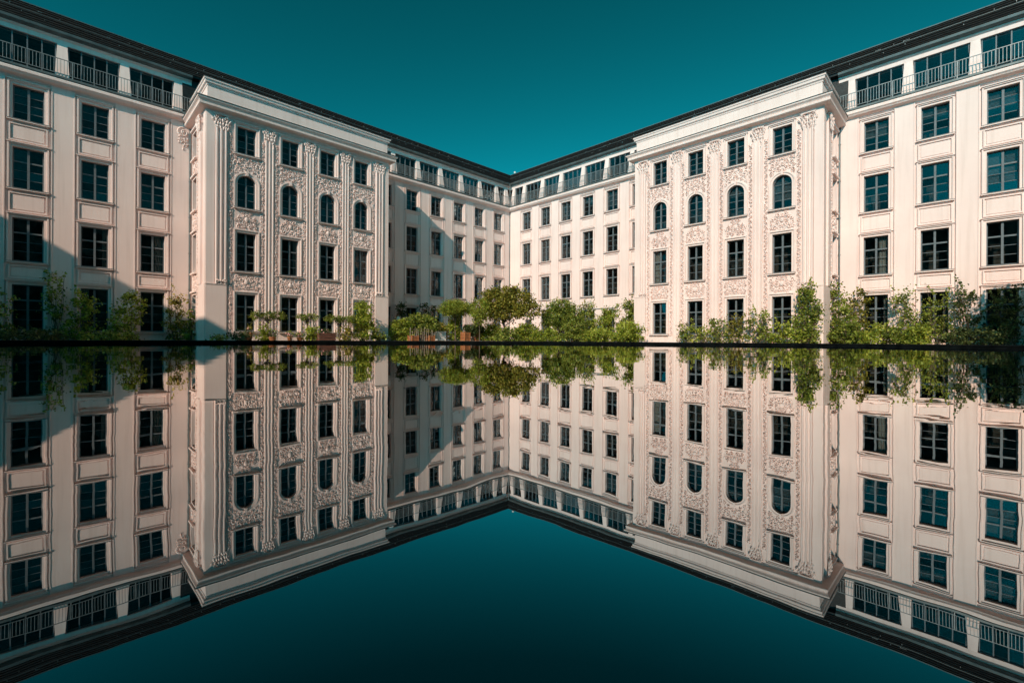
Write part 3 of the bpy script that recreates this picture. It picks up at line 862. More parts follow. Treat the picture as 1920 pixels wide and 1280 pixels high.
# attic windows between flared piers
AL = [(-15.15, -14.88), (-14.44, -12.27), (-11.83, -9.66), (-9.18, -7.09), (-6.61, -4.48), (-4.06, -2.07), (-1.61, -.62),
      (-33.17, -30.95), (-35.95, -33.68), (-38.75, -36.45), (-41.5, -39.25), (-44.3, -42.0), (-17.35, -15.65)]
AL.remove((-15.15, -14.88))
AL = [a if a != (-17.35, -15.65) else (-17.2, -14.9) for a in AL]
AR = [(.55, 1.727), (2.224, 4.403), (4.915, 6.935), (7.457, 9.731), (10.21, 12.463), (12.942, 15.118), (15.6, 17.8),
      (31.62, 33.96), (34.45, 36.83), (37.30, 39.60), (40.1, 42.4)]
AZ0, AZ1 = 15.22, 17.16
def attic_window(w, a, b):
    m = MB(); W_, H_ = b - a, AZ1 - AZ0; n = 4 if W_ > 1.9 else 2
    m.frame(.05, W_ - .05, .05, H_ - .05, .05, -.04, .04)
    for k in range(1, n): m.box(W_ * k / n - .028, W_ * k / n + .028, -.06, .04, .05, H_ - .05)
    f = bp('attic_window', m.mesh('attic_window', M_FRAME), w, a, .42, AZ0)
    for k in range(n):
        pm = MB(); pm.box(W_ * k / n + .03, W_ * (k + 1) / n - .03, 0, .008, .05, H_ - .05); ob('pane', pm.mesh('pane', M_GLASS), f)
    im = MB(); im.quad((-.1, 1.5, -.1), (W_ + .1, 1.5, -.1), (W_ + .1, 1.5, H_ + .1), (-.1, 1.5, H_ + .1)); im.quad((-.1, .06, -.02), (W_ + .1, .06, -.02), (W_ + .1, 1.5, -.02), (-.1, 1.5, -.02))
    im.quad((-.1, .06, H_ + .1), (W_ + .1, .06, H_ + .1), (W_ + .1, 1.5, H_ + .1), (-.1, 1.5, H_ + .1))
    im.quad((-.1, .06, -.1), (-.1, 1.5, -.1), (-.1, 1.5, H_ + .1), (-.1, .06, H_ + .1)); im.quad((W_ + .1, .06, -.1), (W_ + .1, 1.5, -.1), (W_ + .1, 1.5, H_ + .1), (W_ + .1, .06, H_ + .1))
    ob('interior', im.mesh('interior', M_ROOM), f)
def pier(w, a, b):
    m = MB(); z0, z1 = 15.06, 17.16; f = min(.07, (b - a) * .12)
    # wedge: foot further out and wider than the head
    n = len(m.v)
    m.v += [(a - f, -.02, z0), (b + f, -.02, z0), (b + f, .6, z0), (a - f, .6, z0), (a + .04, .27, z1), (b - .04, .27, z1), (b - .04, .6, z1), (a + .04, .6, z1)]
    for q_ in ((0, 1, 5, 4), (1, 2, 6, 5), (3, 0, 4, 7), (4, 5, 6, 7)): m.f.append(tuple(n + i for i in q_))
    bp('attic_pier', m.mesh('attic_pier', M_STUCCO), w)
for w, AA, segs in (('L', AL, ((-44.5, -30.42), (L_BAY[1], -.1))), ('R', AR, ((.1, R_BAY[0]), (31.12, 44.8)))):
    for a, b in AA: attic_window(w, a, b)
    for sa, sb in segs:
        ins = sorted(k for k in AA if sa - .1 <= k[0] and k[1] <= sb + .1)
        e = [sa] + [v for k in ins for v in k] + [sb]
        for k in range(0, len(e), 2):
            if e[k + 1] - e[k] > .1: pier(w, e[k], e[k + 1])

# railings: sections of balusters between posts
mbal = MB(); mbal.box(-.011, .011, -.011, .011, .0, .80); BAL = mbal.mesh('baluster', M_IRON)
mpost = MB(); mpost.box(-.022, .022, -.022, .022, -.10, .90); POST = mpost.mesh('post', M_IRON)
def railing(w, a, b):
    m = MB(); L = b - a
    m.box(0, L, -.022, .022, .88, .915); m.box(0, L, -.014, .014, .055, .08)
    r = bp('railing', m.mesh('railing', M_IRON), w, a, -.40, 15.12)
    n = max(2, int(round(L / .14)))
    for k in range(n):
        x = L * (k + .5) / n
        ob('baluster', BAL, r, (x, 0, .08))
    ob('post', POST, r, (0, 0, 0))
for w, AA, segs in (('L', L_COLS, (L_NEAR, (L_BAY[1], -.42))), ('R', R_COLS, ((.42, R_BAY[0]), R_NEAR))):
    for sa, sb in segs:
        n = max(1, int(round((sb - sa) / 2.75)))
        for k in range(n): railing(w, sa + (sb - sa) * k / n, sa + (sb - sa) * (k + 1) / n)

# downpipes
def downpipe(w, x, y, z0, z1, r=.055):
    m = MB(); m.tube([(0, 0, z0), (0, 0, z1)], r, 8)
    for z in np.arange(z0 + 1, z1, 2.4): m.tube([(0, 0, z), (0, 0, z + .06)], r * 1.35, 8)
    bp('downpipe', m.mesh('downpipe', M_ZINC), w, x, y)
downpipe('L', L_BAY[0] - .12, -.10, 0, 14.7); downpipe('R', R_BAY[1] + .12, -.10, 0, 14.7)
downpipe('L', -.10, -.10, 0, 17.7)
# cartouche on the left outer wall near the bay
m = MB(); R = random.Random(77)
scroll(m, 0, .95, .34, math.pi * .5, 1, thick=.07, proud=.12, turns=1.4, n=18); boss(m, 0, .95, .12, .15, proud=.12)
for k in range(5): scroll(m, R.uniform(-.2, .2), .55 - .09 * k, .16 - .015 * k, R.uniform(0, 6), R.choice((-1, 1)), thick=.045, proud=.1)
for k in range(22): leafr(m, R.uniform(-.28, .28) * (1 - k / 40), .95 - k * .05, .18, .055, R.uniform(0, 6.28), proud=.1)
cxx, czz = onwall('L', 343, 255, 0)
bp('cartouche', m.mesh('cartouche', M_STUCCO), 'L', cxx, -.06, czz - .75)

# ------------------------------------------------------------------ neighbouring blocks that close the court (behind the camera)
def block(name, label, w, x0, x1, y0, y1, H, face):
    t = thing(name, label, 'building', (CX, CD, 0))
    m = MB(); m.box(x0, x1, y0, y1, 0, H - 2.0); ob('wall', m.mesh('wall', M_OLD), t, rz=ROT[w])
    m = MB(); n = len(m.v); d = 2.0
    m.v += [(x0 - .3, y0 - .3, H - 1.99), (x1 + .3, y0 - .3, H - 1.99), (x1 + .3, y1 + .3, H - 1.99), (x0 - .3, y1 + .3, H - 1.99), (x0 + .2, y0 + .2, H), (x1 - .2, y0 + .2, H), (x1 - .2, y1 - .2, H), (x0 + .2, y1 - .2, H)]
    for q_ in ((0, 3, 2, 1), (4, 5, 6, 7), (0, 1, 5, 4), (1, 2, 6, 5), (2, 3, 7, 6), (3, 0, 4, 7)): m.f.append(tuple(n + i for i in q_))
    ob('roof', m.mesh('roof', M_SLATE), t, rz=ROT[w])
    wm = MB(); wm.box(-.6, .6, -.05, .05, 0, 2.2); wme = wm.mesh('window', M_BLACK)
    c, s = math.cos(ROT[w]), math.sin(ROT[w])
    for r in range(5):
        if face == 'y':
            for x in np.arange(x0 + 2, x1 - 1, 2.75): ob('window', wme, t, (c * x - s * y1, s * x + c * y1, 1 + r * 3.6), ROT[w])
        else:
            for y in np.arange(y0 + 2, y1 - 1, 2.75): ob('window', wme, t, (c * x1 - s * y, s * x1 + c * y, 1 + r * 3.6), ROT[w] + math.pi / 2)
    return t
TB = 60.0
HB = 5.05 + (TB - 35.6) * .628
block('opposite_building', 'plain grey block closing the courtyard behind the camera', 'L', -TB - 14, -TB, -66, 6, HB, 'x')
block('side_building', 'plain grey block closing the courtyard on the right behind the camera', 'L', -TB + .5, 8, -76, -64, 21.0, 'y')

# ------------------------------------------------------------------ plants
def leaf_mesh(name, cents, tones, size, mat, flat=.0):
    n = len(cents); C = np.asarray(cents)
    th = rng.uniform(0, 2 * np.pi, n); ph = np.arccos(rng.uniform(-1, 1, n))
    d = np.stack([np.sin(ph) * np.cos(th), np.sin(ph) * np.sin(th), np.cos(ph) * (1 - flat)], 1)
    r = rng.normal(size=(n, 3)); s = np.cross(d, r); s /= np.linalg.norm(s, axis=1, keepdims=True) + 1e-9
    up = np.cross(s, d)
    L = size * rng.uniform(.6, 1.35, n)[:, None]; Wd = L * .36
    v = np.empty((n, 4, 3))
    v[:, 0] = C - d * L * .5; v[:, 1] = C + s * Wd + up * L * .10; v[:, 2] = C + d * L * .5; v[:, 3] = C - s * Wd + up * L * .10
    m = bpy.data.meshes.new(name)
    m.vertices.add(4 * n); m.vertices.foreach_set('co', v.reshape(-1))
    m.loops.add(4 * n); m.loops.foreach_set('vertex_index', np.arange(4 * n, dtype=np.int32))
    m.polygons.add(n); m.polygons.foreach_set('loop_start', np.arange(0, 4 * n, 4, dtype=np.int32))
    try: m.polygons.foreach_set('loop_total', np.full(n, 4, dtype=np.int32))
    except Exception: pass
    m.update(calc_edges=True); m.validate()
    at = m.attributes.new('tone', 'FLOAT', 'POINT'); at.data.foreach_set('value', np.repeat(np.clip(tones, 0, 1), 4).astype(np.float32))
    m.materials.append(mat)
    return m

def clump_points(blobs, clump, sigma, density):
    """leaf positions in uneven clumps spread through ellipsoids; blobs = (x,y,z,rx,ry,rz)"""
    P, T, K = [], [], []
    for (x, y, z, rx, ry, rz) in blobs:
        vol = rx * ry * rz
        nc = max(5, int(clump * (rx * ry + ry * rz + rx * rz)))
        u = rng.normal(size=(nc, 3)); u /= np.linalg.norm(u, axis=1, keepdims=True)
        rad = rng.uniform(.25, 1.0, nc) ** .45
        c = u * rad[:, None] * np.array([rx, ry, rz]) + np.array([x, y, z])
        sg = sigma * rng.uniform(.55, 1.4, nc)
        tn = rng.uniform(.15, .75, nc)
        for k in range(nc):
            q = max(6, int(density * rng.uniform(.5, 1.5)))
            P.append(c[k] + rng.normal(size=(q, 3)) * sg[k] * np.array([1, 1, .75])); T.append(tn[k] + rng.normal(size=q) * .30)
            K.append(c[k])
    return np.concatenate(P), np.concatenate(T), K

def plant(name, label, cat, pos, blobs, kind='mid', size=.135, clump=24, sigma=.145, density=23, stems=5, trunk=None, group=None, flowers=0, shoots=0, zmin=None, stemr=.014, extra=None):
    """blobs are relative to pos (base on the ground)"""
    t = thing(name, label, cat, pos, 0, group)
    P, T, K = clump_points(blobs, clump, sigma, density)
    if shoots:
        for _ in range(shoots):
            b = blobs[rng.integers(len(blobs))]
            a = rng.uniform(0, 6.28); p0 = np.array([b[0] + math.cos(a) * b[3] * .5, b[1] + math.sin(a) * b[4] * .5, b[2] + b[5] * .6])
            L_ = rng.uniform(.3, .8); dr = np.array([math.cos(a) * .5, math.sin(a) * .5, 1.0]); dr /= np.linalg.norm(dr)
            k = int(26 * L_); s_ = rng.uniform(0, 1, k)[:, None]
            P = np.concatenate([P, p0 + dr * s_ * L_ + rng.normal(size=(k, 3)) * .05]); T = np.concatenate([T, rng.uniform(.3, .95, k)])
            K.append(p0 + dr * L_)
    ok = P[:, 2] > .02
    P, T = P[ok], T[ok]
    ob('crown' if trunk else 'foliage', leaf_mesh('foliage', P, T, size, LEAF[kind]), t)
    mb = MB()
    if trunk:
        (h, r) = trunk
        w1 = rng.normal(size=2) * .05
        pts = [(0, 0, -.03), (w1[0], w1[1], h * .5), (w1[0] * .4, -w1[1], h)]
        mb.tube(pts, [r, r * .8, r * .62], 8)
        top = np.array(pts[-1])
        for k in list(range(0, len(K), max(1, len(K) // 16))):
            e = K[k]; mid = (top + e) / 2 + rng.normal(size=3) * .08
            mb.tube([tuple(top - np.array([0, 0, rng.uniform(0, h * .3)])), tuple(mid), tuple(e)], [r * .42, r * .25, r * .08], 5)
        ob('trunk', mb.mesh('trunk', M_BARK, True), t)
    if stems:
        mb = MB(); tops = [K[i] for i in rng.integers(0, len(K), stems * 3)]
        for k in range(stems):
            b = rng.normal(size=2) * .10
            for e in tops[k * 3:k * 3 + 3]:
                mid = (np.array([b[0], b[1], 0]) * .5 + e * .5) + rng.normal(size=3) * .06
                mb.tube([(b[0], b[1], -.02), tuple(mid), tuple(e)], [stemr, stemr * .8, stemr * .4], 5)
        ob('stems', mb.mesh('stems', M_BARK), t)
    for k in range(flowers):
        e = P[rng.integers(len(P))]; m = MB()
        boss(m, 0, 0, .055, .055, proud=.05, n=7)
        ob('flower', cached('flower', lambda: m.mesh('flower', M_FLOWER)), t, tuple(e + np.array([0, -.06, 0])), ROT['L'])
    if extra: extra(t)
    return t

def spot(w, px, off, ytop=None):
    x, _ = onwall(w, px, 600, off); p = wpos(w, x, -off, GZ)
    return p
def span(w, pa, pb, off):
    return abs(onwall(w, pb, 600, off)[0] - onwall(w, pa, 600, off)[0])
def top(w, px, y, off): return onwall(w, px, y, off)[1] - GZ

def shrub(w, pa, pb, ytop, off, name, label, cat='shrub', kind='mid', depth=None, lobes=3, ybot=None, **kw):
    """a bush that fills picture columns pa..pb up to row ytop, standing `off` metres before the wall"""
    pm = (pa + pb) / 2; W_ = span(w, pa, pb, off); H = top(w, pm, ytop, off); pos = spot(w, pm, off)
    z0 = top(w, pm, ybot, off) if ybot else 0.0
    d = depth or min(W_ * .5, .9); blobs = []
    c, s = math.cos(ROT[w]), math.sin(ROT[w]); view = (-s, c)
    wob = random.Random(int(pa * 7 + pb))
    nl = lobes; zz = H - z0
    for k in range(nl):
        fz = (k + .5) / nl
        wr = W_ / 2 * (1.0 - .45 * max(0, fz - .45) / .55) * wob.uniform(.8, 1.05)
        ox = wob.uniform(-.16, .16) * W_
        blobs.append((c * ox, s * ox, z0 + zz * fz, abs(c) * wr * .9 + d * .35, abs(s) * wr * .9 + d * .35, zz / nl * .72))
    return plant(name, label, cat, pos, blobs, kind, **kw)

# --- before the left outer wing; several leaf kinds lightened to stand in for missing sunlight
shrub('L', -30, 36, 545, 1.0, 'shrub', 'dark leafy shrub at the left edge of the picture', kind='mid', lobes=4, shoots=5, clump=12)
shrub('L', 82, 132, 522, .55, 'climbing_rose', 'tall dark climber beside the leftmost ground floor window', 'climber', 'mid', lobes=5, shoots=9, clump=10)
shrub('L', 125, 190, 552, .9, 'climbing_rose', 'yellow-green climber left of the second ground floor window', 'climber', 'lime', lobes=4, shoots=8, clump=14, flowers=3)
shrub('L', 206, 274, 556, 1.3, 'round_bush', 'round dense bush between the second and third ground floor windows on the left', 'shrub', 'lime', lobes=3, clump=22, flowers=2)
shrub('L', 312, 350, 546, .9, 'rose_bush', 'tall sparse rose bush right of the third ground floor window on the left', 'shrub', 'olive', lobes=4, clump=16, shoots=9, flowers=6)
shrub('L', 340, 368, 585, 1.2, 'rose_bush', 'leafy rose bush in the corner beside the left bay', 'shrub', 'mid', lobes=3, shoots=3, flowers=2)
shrub('L', -20, 150, 622, 2.2, 'ground_cover', 'low dark ground cover along the foot of the left wall', 'ground cover', 'dark', lobes=1, depth=1.2, stems=2)
shrub('L', 150, 300, 625, 2.4, 'ground_cover', 'low leafy ground cover under the round bush on the left', 'ground cover', 'mid', lobes=1, depth=1.0, stems=2, density=24)

# --- before the left bay: flat-topped standards, pots, crate
OB = BP + 1.6
for (a, b, yt, yb, lab) in ((475, 529, 583, 600, 'widest flat-topped trained tree, before the first pilaster of the left bay'),
                            (559, 594, 589, 602, 'smallest flat-topped trained tree, before the middle of the left bay'),
                            (616, 659, 591, 606, 'flat-topped trained tree above the slatted crate, right of the other two')):
    pm = (a + b) / 2; W_ = span('L', a, b, OB); H = top('L', pm, yt, OB); h0 = top('L', pm, yb, OB); pos = spot('L', pm, OB)
    bl = [(Q * W_ * k * .36, Q * W_ * k * .36, (H + h0) / 2, W_ * .22, W_ * .22, (H - h0) / 2 * .9) for k in (-1, 0, 1)]
    def stakes(t, W_=W_, h0=h0):
        for k in (-.32, -.12, .14, .34):
            m = MB(); m.tube([(Q * W_ * k, Q * W_ * k, -.02), (Q * W_ * k * 1.05, Q * W_ * k * 1.05, h0 + .1)], .014, 5); ob('stake', m.mesh('stake', M_WHITEWOOD), t)
    plant('trained_tree', lab, 'tree', pos, bl, 'mid', size=.075, clump=60, sigma=.09, density=36, stems=0, trunk=(h0, .04), group='flat-topped trained trees', extra=stakes)
def pot_mesh(r, h):
    m = MB(); m.lathe([(0, 0), (r * .62, 0), (r * .92, h * .82), (r, h * .84), (r, h), (r * .86, h), (r * .84, h * .86), (0, h * .86)], 18); return m.mesh('terracotta_pot', M_TERRA, False)
def potted(w, px, off, r, h, lab, kind, fol_h, flowers=0):
    p = spot(w, px, off); r *= .75; h *= .8
    def fol(t): 
        ob('pot', pot_mesh(r, h), t)
    plant('potted_plant', lab, 'potted plant', p, [(0, 0, h + fol_h * .5, r * 1.25, r * 1.25, fol_h * .55)], kind, size=.07, clump=60, sigma=.08, density=26, stems=3, flowers=flowers, extra=fol, group='terracotta pots before the left bay')
potted('L', 461, OB + .8, .34, .26, 'wide low terracotta bowl with dark leaves, leftmost of the pots', 'dark', .38)
potted('L', 469, OB, .2, .62, 'tall terracotta pot with yellowish plant at the first tall window', 'olive', .45, 3)
potted('L', 511, OB + .9, .3, .3, 'terracotta pot with dark leaves under the widest trained tree', 'dark', .42)
potted('L', 543, OB + .9, .2, .34, 'small terracotta pot with pink flowers before the second tall window', 'mid', .32, 7)
potted('L', 562, OB + .8, .26, .28, 'terracotta pot with red flowers left of the slatted crate', 'mid', .34, 6)
shrub('L', 486, 508, 612, OB + .4, 'shrub', 'bright green bush at the foot of the widest trained tree', kind='lime', lobes=2, clump=40)
shrub('L', 572, 598, 616, OB + .6, 'shrub', 'light green bush left of the slatted crate', kind='lime', lobes=2, clump=40)
shrub('L', 632, 662, 615, OB + .3, 'shrub', 'flowering bush right of the slatted crate', kind='olive', lobes=2, flowers=5)
shrub('L', 664, 700, 568, OB - .2, 'conifer', 'tall yellow-green bush before the fourth window of the left bay', 'shrub', 'lime', lobes=5, clump=36, shoots=4)
shrub('L', 696, 722, 622, OB + .2, 'shrub', 'small straggling bush at the right corner of the left bay', kind='mid', lobes=2, shoots=4)
shrub('L', 428, 470, 627, OB + .2, 'ground_cover', 'low dark leaves at the left end of the bay pots', 'ground cover', 'dark', lobes=1, stems=2)
# slatted crate
cp = spot('L', 611, OB + .9); t = thing('slatted_crate', 'brown slatted wooden planter crate before the left bay', 'planter', cp, ROT['L'])
for k in range(3):
    m = MB(); m.box(-.55, .55, -.31, -.285, .04 + k * .17, .17 + k * .17); ob('slat', m.mesh('slat', M_BRWOOD), t)
    m = MB(); m.box(-.55, .55, .285, .31, .04 + k * .17, .17 + k * .17); ob('slat', m.mesh('slat', M_BRWOOD), t)
    for s in (-1, 1):
        m = MB(); m.box(s * .55 - .012, s * .55 + .012, -.285, .285, .04 + k * .17, .17 + k * .17); ob('slat', m.mesh('slat', M_BRWOOD), t)
m = MB(); m.box(-.53, .53, -.27, .27, 0, .46)
for sx in (-1, 1):
    for sy in (-1, 1): m.box(sx * .5 - .03, sx * .5 + .03, sy * .25 - .03, sy * .25 + .03, 0, .54)
ob('inner_box', m.mesh('inner_box', M_SOIL), t)

plant('planted_flowers', 'low flowers growing in the slatted crate', 'flowers', cp + Vector((0, 0, .44)), [(0, 0, .18, .42, .36, .16)], 'dark', size=.07, clump=60, sigma=.07, density=22, stems=3, flowers=7)
# garden lantern
lp = spot('L', 694, OB + .5); t = thing('garden_lantern', 'small pale glass lantern near the right corner of the left bay', 'lantern', lp, ROT['L'])
m = MB(); m.box(-.13, .13, -.13, .13, .0, .06); m.tube([(0, 0, .06), (0, 0, .42)], .03, 8); m.box(-.12, .12, -.12, .12, .42, .45); ob('base', m.mesh('base', M_SILL), t)
m = MB(); m.box(-.10, .10, -.10, .10, .45, .70); ob('glass', m.mesh('glass', M_GLOBE), t)
m = MB(); n = len(m.v); m.v += [(-.14, -.14, .70), (.14, -.14, .70), (.14, .14, .70), (-.14, .14, .70), (0, 0, .82)]; m.f += [(0, 1, 4), (1, 2, 4), (2, 3, 4), (3, 0, 4), (0, 3, 2, 1)]; ob('cap', m.mesh('cap', M_SILL), t)

# --- the left inner court between bay and corner
shrub('L', 728, 770, 603, 4.6, 'shrub', 'broad light green bush right of the left bay, below the globe lamp', kind='lime', lobes=2, clump=32, depth=1.2)
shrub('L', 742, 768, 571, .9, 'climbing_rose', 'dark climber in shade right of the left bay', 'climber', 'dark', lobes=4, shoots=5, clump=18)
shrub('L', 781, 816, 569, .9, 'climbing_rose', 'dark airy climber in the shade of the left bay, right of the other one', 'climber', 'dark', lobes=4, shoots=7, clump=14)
shrub('L', 768, 818, 591, 5.2, 'round_bush', 'wide rounded green bush above the orange planters', 'shrub', 'mid', lobes=2, ybot=622, clump=36, depth=1.3)
shrub('L', 820, 846, 606, 4.2, 'shrub', 'loose bush left of the round-headed tree', kind='olive', lobes=3, clump=24)
shrub('L', 842, 866, 594, 5.4, 'narrow_bush', 'narrow upright bush under the round-headed tree', kind='lime', lobes=4, clump=34)
# round-headed tree
pm = 854; of = 6.0; W_ = span('L', 830, 880, of); H = top('L', pm, 562, of); h0 = top('L', pm, 592, of)
plant('round_headed_tree', 'clipped light green tree with a mushroom-shaped head on a thin trunk', 'tree', spot('L', pm, of),
      [(Q * W_ * k * .26, Q * W_ * k * .26, h0 + (H - h0) * (.52 - .08 * abs(k)), W_ * .30, W_ * .30, (H - h0) * .48) for k in (-1, 0, 1)], 'lime', size=.085, clump=70, sigma=.11, density=34, stems=0, trunk=(h0 + .1, .06))
# globe lamp
lp = spot('L', 747, 3.6); t = thing('globe_lamp', 'garden lamp with a pale globe on a dark post right of the left bay', 'lamp', lp)
zc = top('L', 747, 598, 3.6)
m = MB(); m.lathe([(.10, 0), (.10, .08), (.035, .12), (.03, zc - .24), (.09, zc - .22), (.11, zc - .15), (.0, zc - .15)], 12); ob('post', m.mesh('post', M_BLACK, True), t)
m = MB(); m.lathe([(.0, zc - .17), (.10, zc - .16), (.17, zc - .07), (.18, zc + .02), (.14, zc + .13), (.07, zc + .21), (0, zc + .24)], 16); ob('globe', m.mesh('globe', M_GLOBE, True), t)
# orange planters
def planter(px, off, wd, ht, lab):
    t = thing('planter_box', lab, 'planter', spot('L', px, off), ROT['L'], 'orange planter boxes')
    for k in range(3):
        a, b = k * ht / 3 + .01, (k + 1) * ht / 3 - .012
        m = MB(); m.box(-wd / 2, wd / 2, -wd / 2, -wd / 2 + .03, a, b); m.box(-wd / 2, wd / 2, wd / 2 - .03, wd / 2, a, b)
        m.box(-wd / 2, -wd / 2 + .03, -wd / 2 + .03, wd / 2 - .03, a, b); m.box(wd / 2 - .03, wd / 2, -wd / 2 + .03, wd / 2 - .03, a, b); ob('board', m.mesh('board', M_TERRA), t)
    m = MB()
    for sx in (-1, 1):
        for sy in (-1, 1): m.box(sx * wd / 2 - .035, sx * wd / 2 + .035, sy * wd / 2 - .035, sy * wd / 2 + .035, 0, ht + .04)
    ob('corner_posts', m.mesh('corner_posts', M_TERRA), t)
    m = MB(); m.box(-wd / 2 + .04, wd / 2 - .04, -wd / 2 + .04, wd / 2 - .04, 0, ht * .93); ob('soil', m.mesh('soil', M_SOIL), t)
planter(775, 6.4, .56, .40, 'low orange planter box at the left end of the rustic trellis')
planter(807, 6.4, .48, .40, 'low orange planter box at the right end of the rustic trellis')
planter(873, 6.6, .54, .74, 'tall orange planter box left of its smaller neighbour')
planter(893, 6.6, .46, .68, 'narrower orange planter box below the big tree')
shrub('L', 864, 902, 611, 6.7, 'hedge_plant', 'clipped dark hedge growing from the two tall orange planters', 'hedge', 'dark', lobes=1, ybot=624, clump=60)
# rustic trellis
t = thing('trellis', 'rustic whitish branch trellis between the two low orange planters', 'trellis', spot('L', 791, 6.5), ROT['L'])
R = random.Random(5)
for k in range(12):
    m = MB(); x = -1.05 + k * .19; m.tube([(x, 0, 0), (x + R.uniform(-.08, .08), R.uniform(-.03, .03), R.uniform(.75, 1.1))], R.uniform(.013, .022), 5); ob('branch', m.mesh('branch', M_BRANCH), t)
for z in (.35, .65, .9):
    m = MB(); m.tube([(-1.12, .03, z), (0, .035, z + R.uniform(-.05, .05)), (1.12, .03, z)], .024, 5); ob('rail', m.mesh('rail', M_BARK), t)
# white storage box
t = thing('storage_box', 'white wooden storage box right of the rustic trellis', 'box', spot('L', 824, 5.6), ROT['L'])
m = MB(); m.box(-.42, .42, -.3, .3, .03, .72); ob('body', m.mesh('body', M_WHITEWOOD), t)
m = MB(); m.box(-.46, .46, -.34, .34, .722, .78); ob('lid', m.mesh('lid', M_WHITEWOOD), t)
for s in (-1, 1):
    m = MB(); m.box(s * .40 - .03, s * .40 + .03, -.33, -.302, .0, .72); ob('corner_board', m.mesh('corner_board', M_WHITEWOOD), t)

# --- trees and hedge of the inner corner
def tree(w, pa, pb, ytop, yb, off, label, kind, blobsp, trunk_r, name='leafy_tree', **kw):
    pm = (pa + pb) / 2; W_ = span(w, pa, pb, off); H = top(w, pm, ytop, off); h0 = top(w, pm, yb, off)
    c, s = math.cos(ROT[w]), math.sin(ROT[w]); bl = []
    for (ux, uz, ru, rz_) in blobsp:
        ox = ux * W_ / 2; bl.append((c * ox, s * ox, h0 + (H - h0) * uz, ru * W_ / 2, ru * W_ / 2, rz_ * (H - h0)))
    return plant(name, label, 'tree', spot(w, pm, off), bl, kind, trunk=(h0 + .2, trunk_r), stems=0, **kw)
tree('R', 884, 1004, 540, 606, 9.0, 'big spreading olive-green tree in front of the inner corner', 'olive',
     [(-.15, .70, .42, .30), (.30, .62, .46, .30), (-.55, .40, .40, .28), (.70, .32, .34, .22), (.05, .35, .5, .3), (-.35, .88, .22, .14), (.2, .92, .2, .1)], .10,
     size=.17, clump=17, sigma=.20, density=24)
tree('L', 884, 914, 556, 612, 8.0, 'smaller light green tree left of the big spreading tree', 'lime', [(0, .65, .9, .35), (0, .3, .8, .3)], .05, size=.1, clump=36, sigma=.14)
tree('R', 1016, 1086, 561, 618, 6.5, 'rounded dense green tree before the wide glazed front', 'mid',
     [(0, .72, .62, .28), (-.35, .45, .5, .3), (.4, .42, .55, .3), (0, .25, .8, .28)], .07, size=.13, clump=30, sigma=.15, density=28)
shrub('R', 1082, 1120, 570, 3.2, 'climbing_vine', 'vine-covered arch left of the grey post', 'climber', 'mid', lobes=4, clump=22, shoots=9)
shrub('R', 1112, 1168, 578, 3.6, 'climbing_vine', 'loose vine over the glazed front beside the grey post', 'climber', 'lime', lobes=3, clump=18, shoots=8)
shrub('R', 1163, 1206, 566, 3.4, 'climbing_vine', 'dense column of vine at the left edge of the right bay', 'climber', 'mid', lobes=5, clump=36, shoots=5)
# grey arbour posts
t = thing('arbour', 'slender grey arbour frame among the vines by the right bay', 'arbour', spot('R', 1120, 3.3), ROT['R'])
xa, xb = onwall('R', 1098, 600, 3.3)[0] - onwall('R', 1120, 600, 3.3)[0], onwall('R', 1149, 600, 3.3)[0] - onwall('R', 1120, 600, 3.3)[0]
for x in (xa, xb):
    m = MB(); m.box(x - .05, x + .05, -.05, .05, 0, 2.75); ob('post', m.mesh('post', M_IRON), t)
m = MB(); m.box(xa - .25, xb + .25, -.06, .06, 2.751, 2.85); ob('beam', m.mesh('beam', M_IRON), t)
m = MB(); m.box(xa + .05, xb - .05, -.03, .03, 1.9, 1.96); ob('cross_rail', m.mesh('cross_rail', M_IRON), t)
HEDGE = [(898, 934, 611, 9.5, 'lime', 'yellow-green hedge bush under the big spreading tree'), (938, 972, 619, 10, 'mid', 'green hedge bush right under the big tree trunk'),
         (970, 1008, 612, 9, 'lime', 'bright hedge bush left of the rounded tree'), (1004, 1046, 620, 8.6, 'lime', 'low hedge bush under the rounded tree'),
         (1052, 1092, 607, 7.8, 'mid', 'dense hedge bush right of the rounded tree'), (1094, 1140, 621, 7.2, 'lime', 'low bright hedge bush below the grey arbour'),
         (1148, 1206, 609, 6.4, 'lime', 'light green hedge bush at the foot of the vine column')]
for a, b, yt, of, kd, lab in HEDGE:
    shrub('R', a, b, yt, of, 'hedge_bush', lab, 'shrub', kd, lobes=2, clump=36, depth=1.5, group='hedge bushes in the inner corner', shoots=2)

# --- before the right bay and the right outer wing
OR = BP + 1.1
for a, b, yt, kd, lab in ((1266, 1302, 604, 'mid', 'leftmost straggling bush before the right bay'), (1296, 1336, 612, 'lime', 'low light bush below the second window of the right bay'),
                          (1326, 1372, 597, 'mid', 'straggling bush left of the third window of the right bay'), (1364, 1400, 600, 'olive', 'olive bush before the third window of the right bay'),
                          (1392, 1448, 585, 'mid', 'tallest straggling bush between third and fourth window of the right bay'), (1440, 1482, 606, 'lime', 'light green bush under the fourth window of the right bay')):
    shrub('R', a, b, yt + 4, OR, 'shrub', lab, 'shrub', kd, lobes=3, clump=12, shoots=9, group='bushes before the right bay', flowers=1)
shrub('R', 1488, 1538, 534, OR - .5, 'climbing_vine', 'dense dark green vine on the right corner pedestal of the right bay', 'climber', 'mid', lobes=6, clump=24, shoots=8)
shrub('R', 1536, 1592, 530, BP * .55, 'climbing_vine', 'dark vine filling the corner beside the right bay flank', 'climber', 'mid', lobes=6, clump=17, shoots=9)
shrub('R', 1576, 1632, 546, 1.2, 'climbing_vine', 'loose light vine left of the first ground floor window on the right', 'climber', 'olive', lobes=5, clump=11, shoots=9)
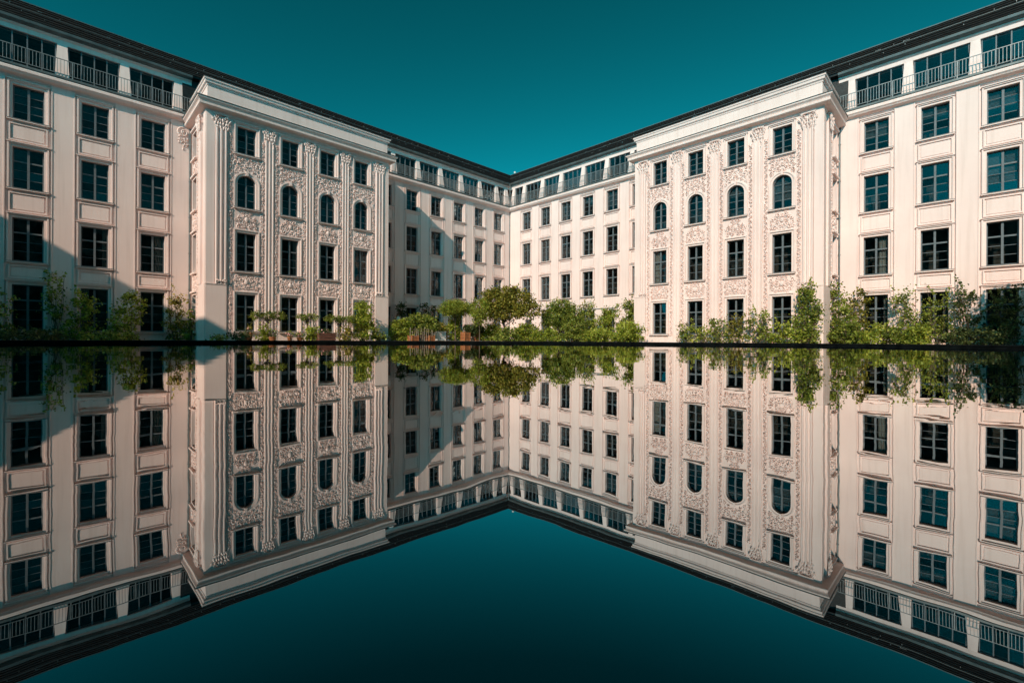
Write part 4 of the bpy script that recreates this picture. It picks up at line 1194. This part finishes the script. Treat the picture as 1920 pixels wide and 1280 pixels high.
shrub('R', 1552, 1622, 606, 3.0, 'shrub', 'broad leafy bush before the loose light vine on the right', kind='mid', lobes=3, clump=28, shoots=3)
shrub('R', 1624, 1690, 610, 2.4, 'shrub', 'green bush below the first ground floor window on the right', kind='lime', lobes=3, clump=18, shoots=4)
shrub('R', 1668, 1724, 543, .9, 'climbing_rose', 'tall sparse rose between first and second ground floor windows on the right', 'climber', 'mid', lobes=5, clump=10, shoots=8, flowers=4)
shrub('R', 1686, 1745, 612, 3.2, 'round_bush', 'low round light green bush near the right end of the rim', 'shrub', 'lime', lobes=2, clump=44)
shrub('R', 1722, 1786, 552, .9, 'climbing_rose', 'climbing rose over the second ground floor window on the right', 'climber', 'mid', lobes=5, clump=9, shoots=7)
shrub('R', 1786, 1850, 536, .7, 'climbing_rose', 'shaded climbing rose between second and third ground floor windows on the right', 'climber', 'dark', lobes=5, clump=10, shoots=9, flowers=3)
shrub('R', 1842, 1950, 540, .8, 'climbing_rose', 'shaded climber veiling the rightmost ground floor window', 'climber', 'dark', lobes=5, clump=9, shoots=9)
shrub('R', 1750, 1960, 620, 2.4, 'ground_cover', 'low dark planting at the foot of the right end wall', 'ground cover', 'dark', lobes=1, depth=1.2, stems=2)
# tree beyond the right edge whose shade falls on the last bushes
tp = wpos('R', 42.6, -9.0, GZ)
plant('leafy_tree', 'shade tree standing beyond the right edge of the picture', 'tree', tp, [(0, 0, 6.6, 2.3, 2.3, 1.6), (.9, .5, 5.4, 1.7, 1.7, 1.2), (-.9, -.4, 5.5, 1.7, 1.7, 1.2)], 'dark', size=.2, clump=20, sigma=.35, density=40, stems=0, trunk=(4.6, .16))
shrub('R', 1660, 1712, 616, 3.4, 'shrub', 'low leafy bush left of the low round bush on the right', kind='mid', lobes=2, clump=30, shoots=2)
shrub('R', 1600, 1650, 622, 3.8, 'shrub', 'lowest bright bush along the rim before the first right window', kind='lime', lobes=2, clump=34)
shrub('R', 1476, 1510, 612, OR + .3, 'shrub', 'small light bush at the foot of the dense vine on the right bay corner', kind='lime', lobes=2, clump=28, shoots=2)
shrub('L', 388, 428, 632, BP + 1.4, 'ground_cover', 'thin low leaves at the foot of the left bay pedestal', 'ground cover', 'mid', lobes=1, stems=2)
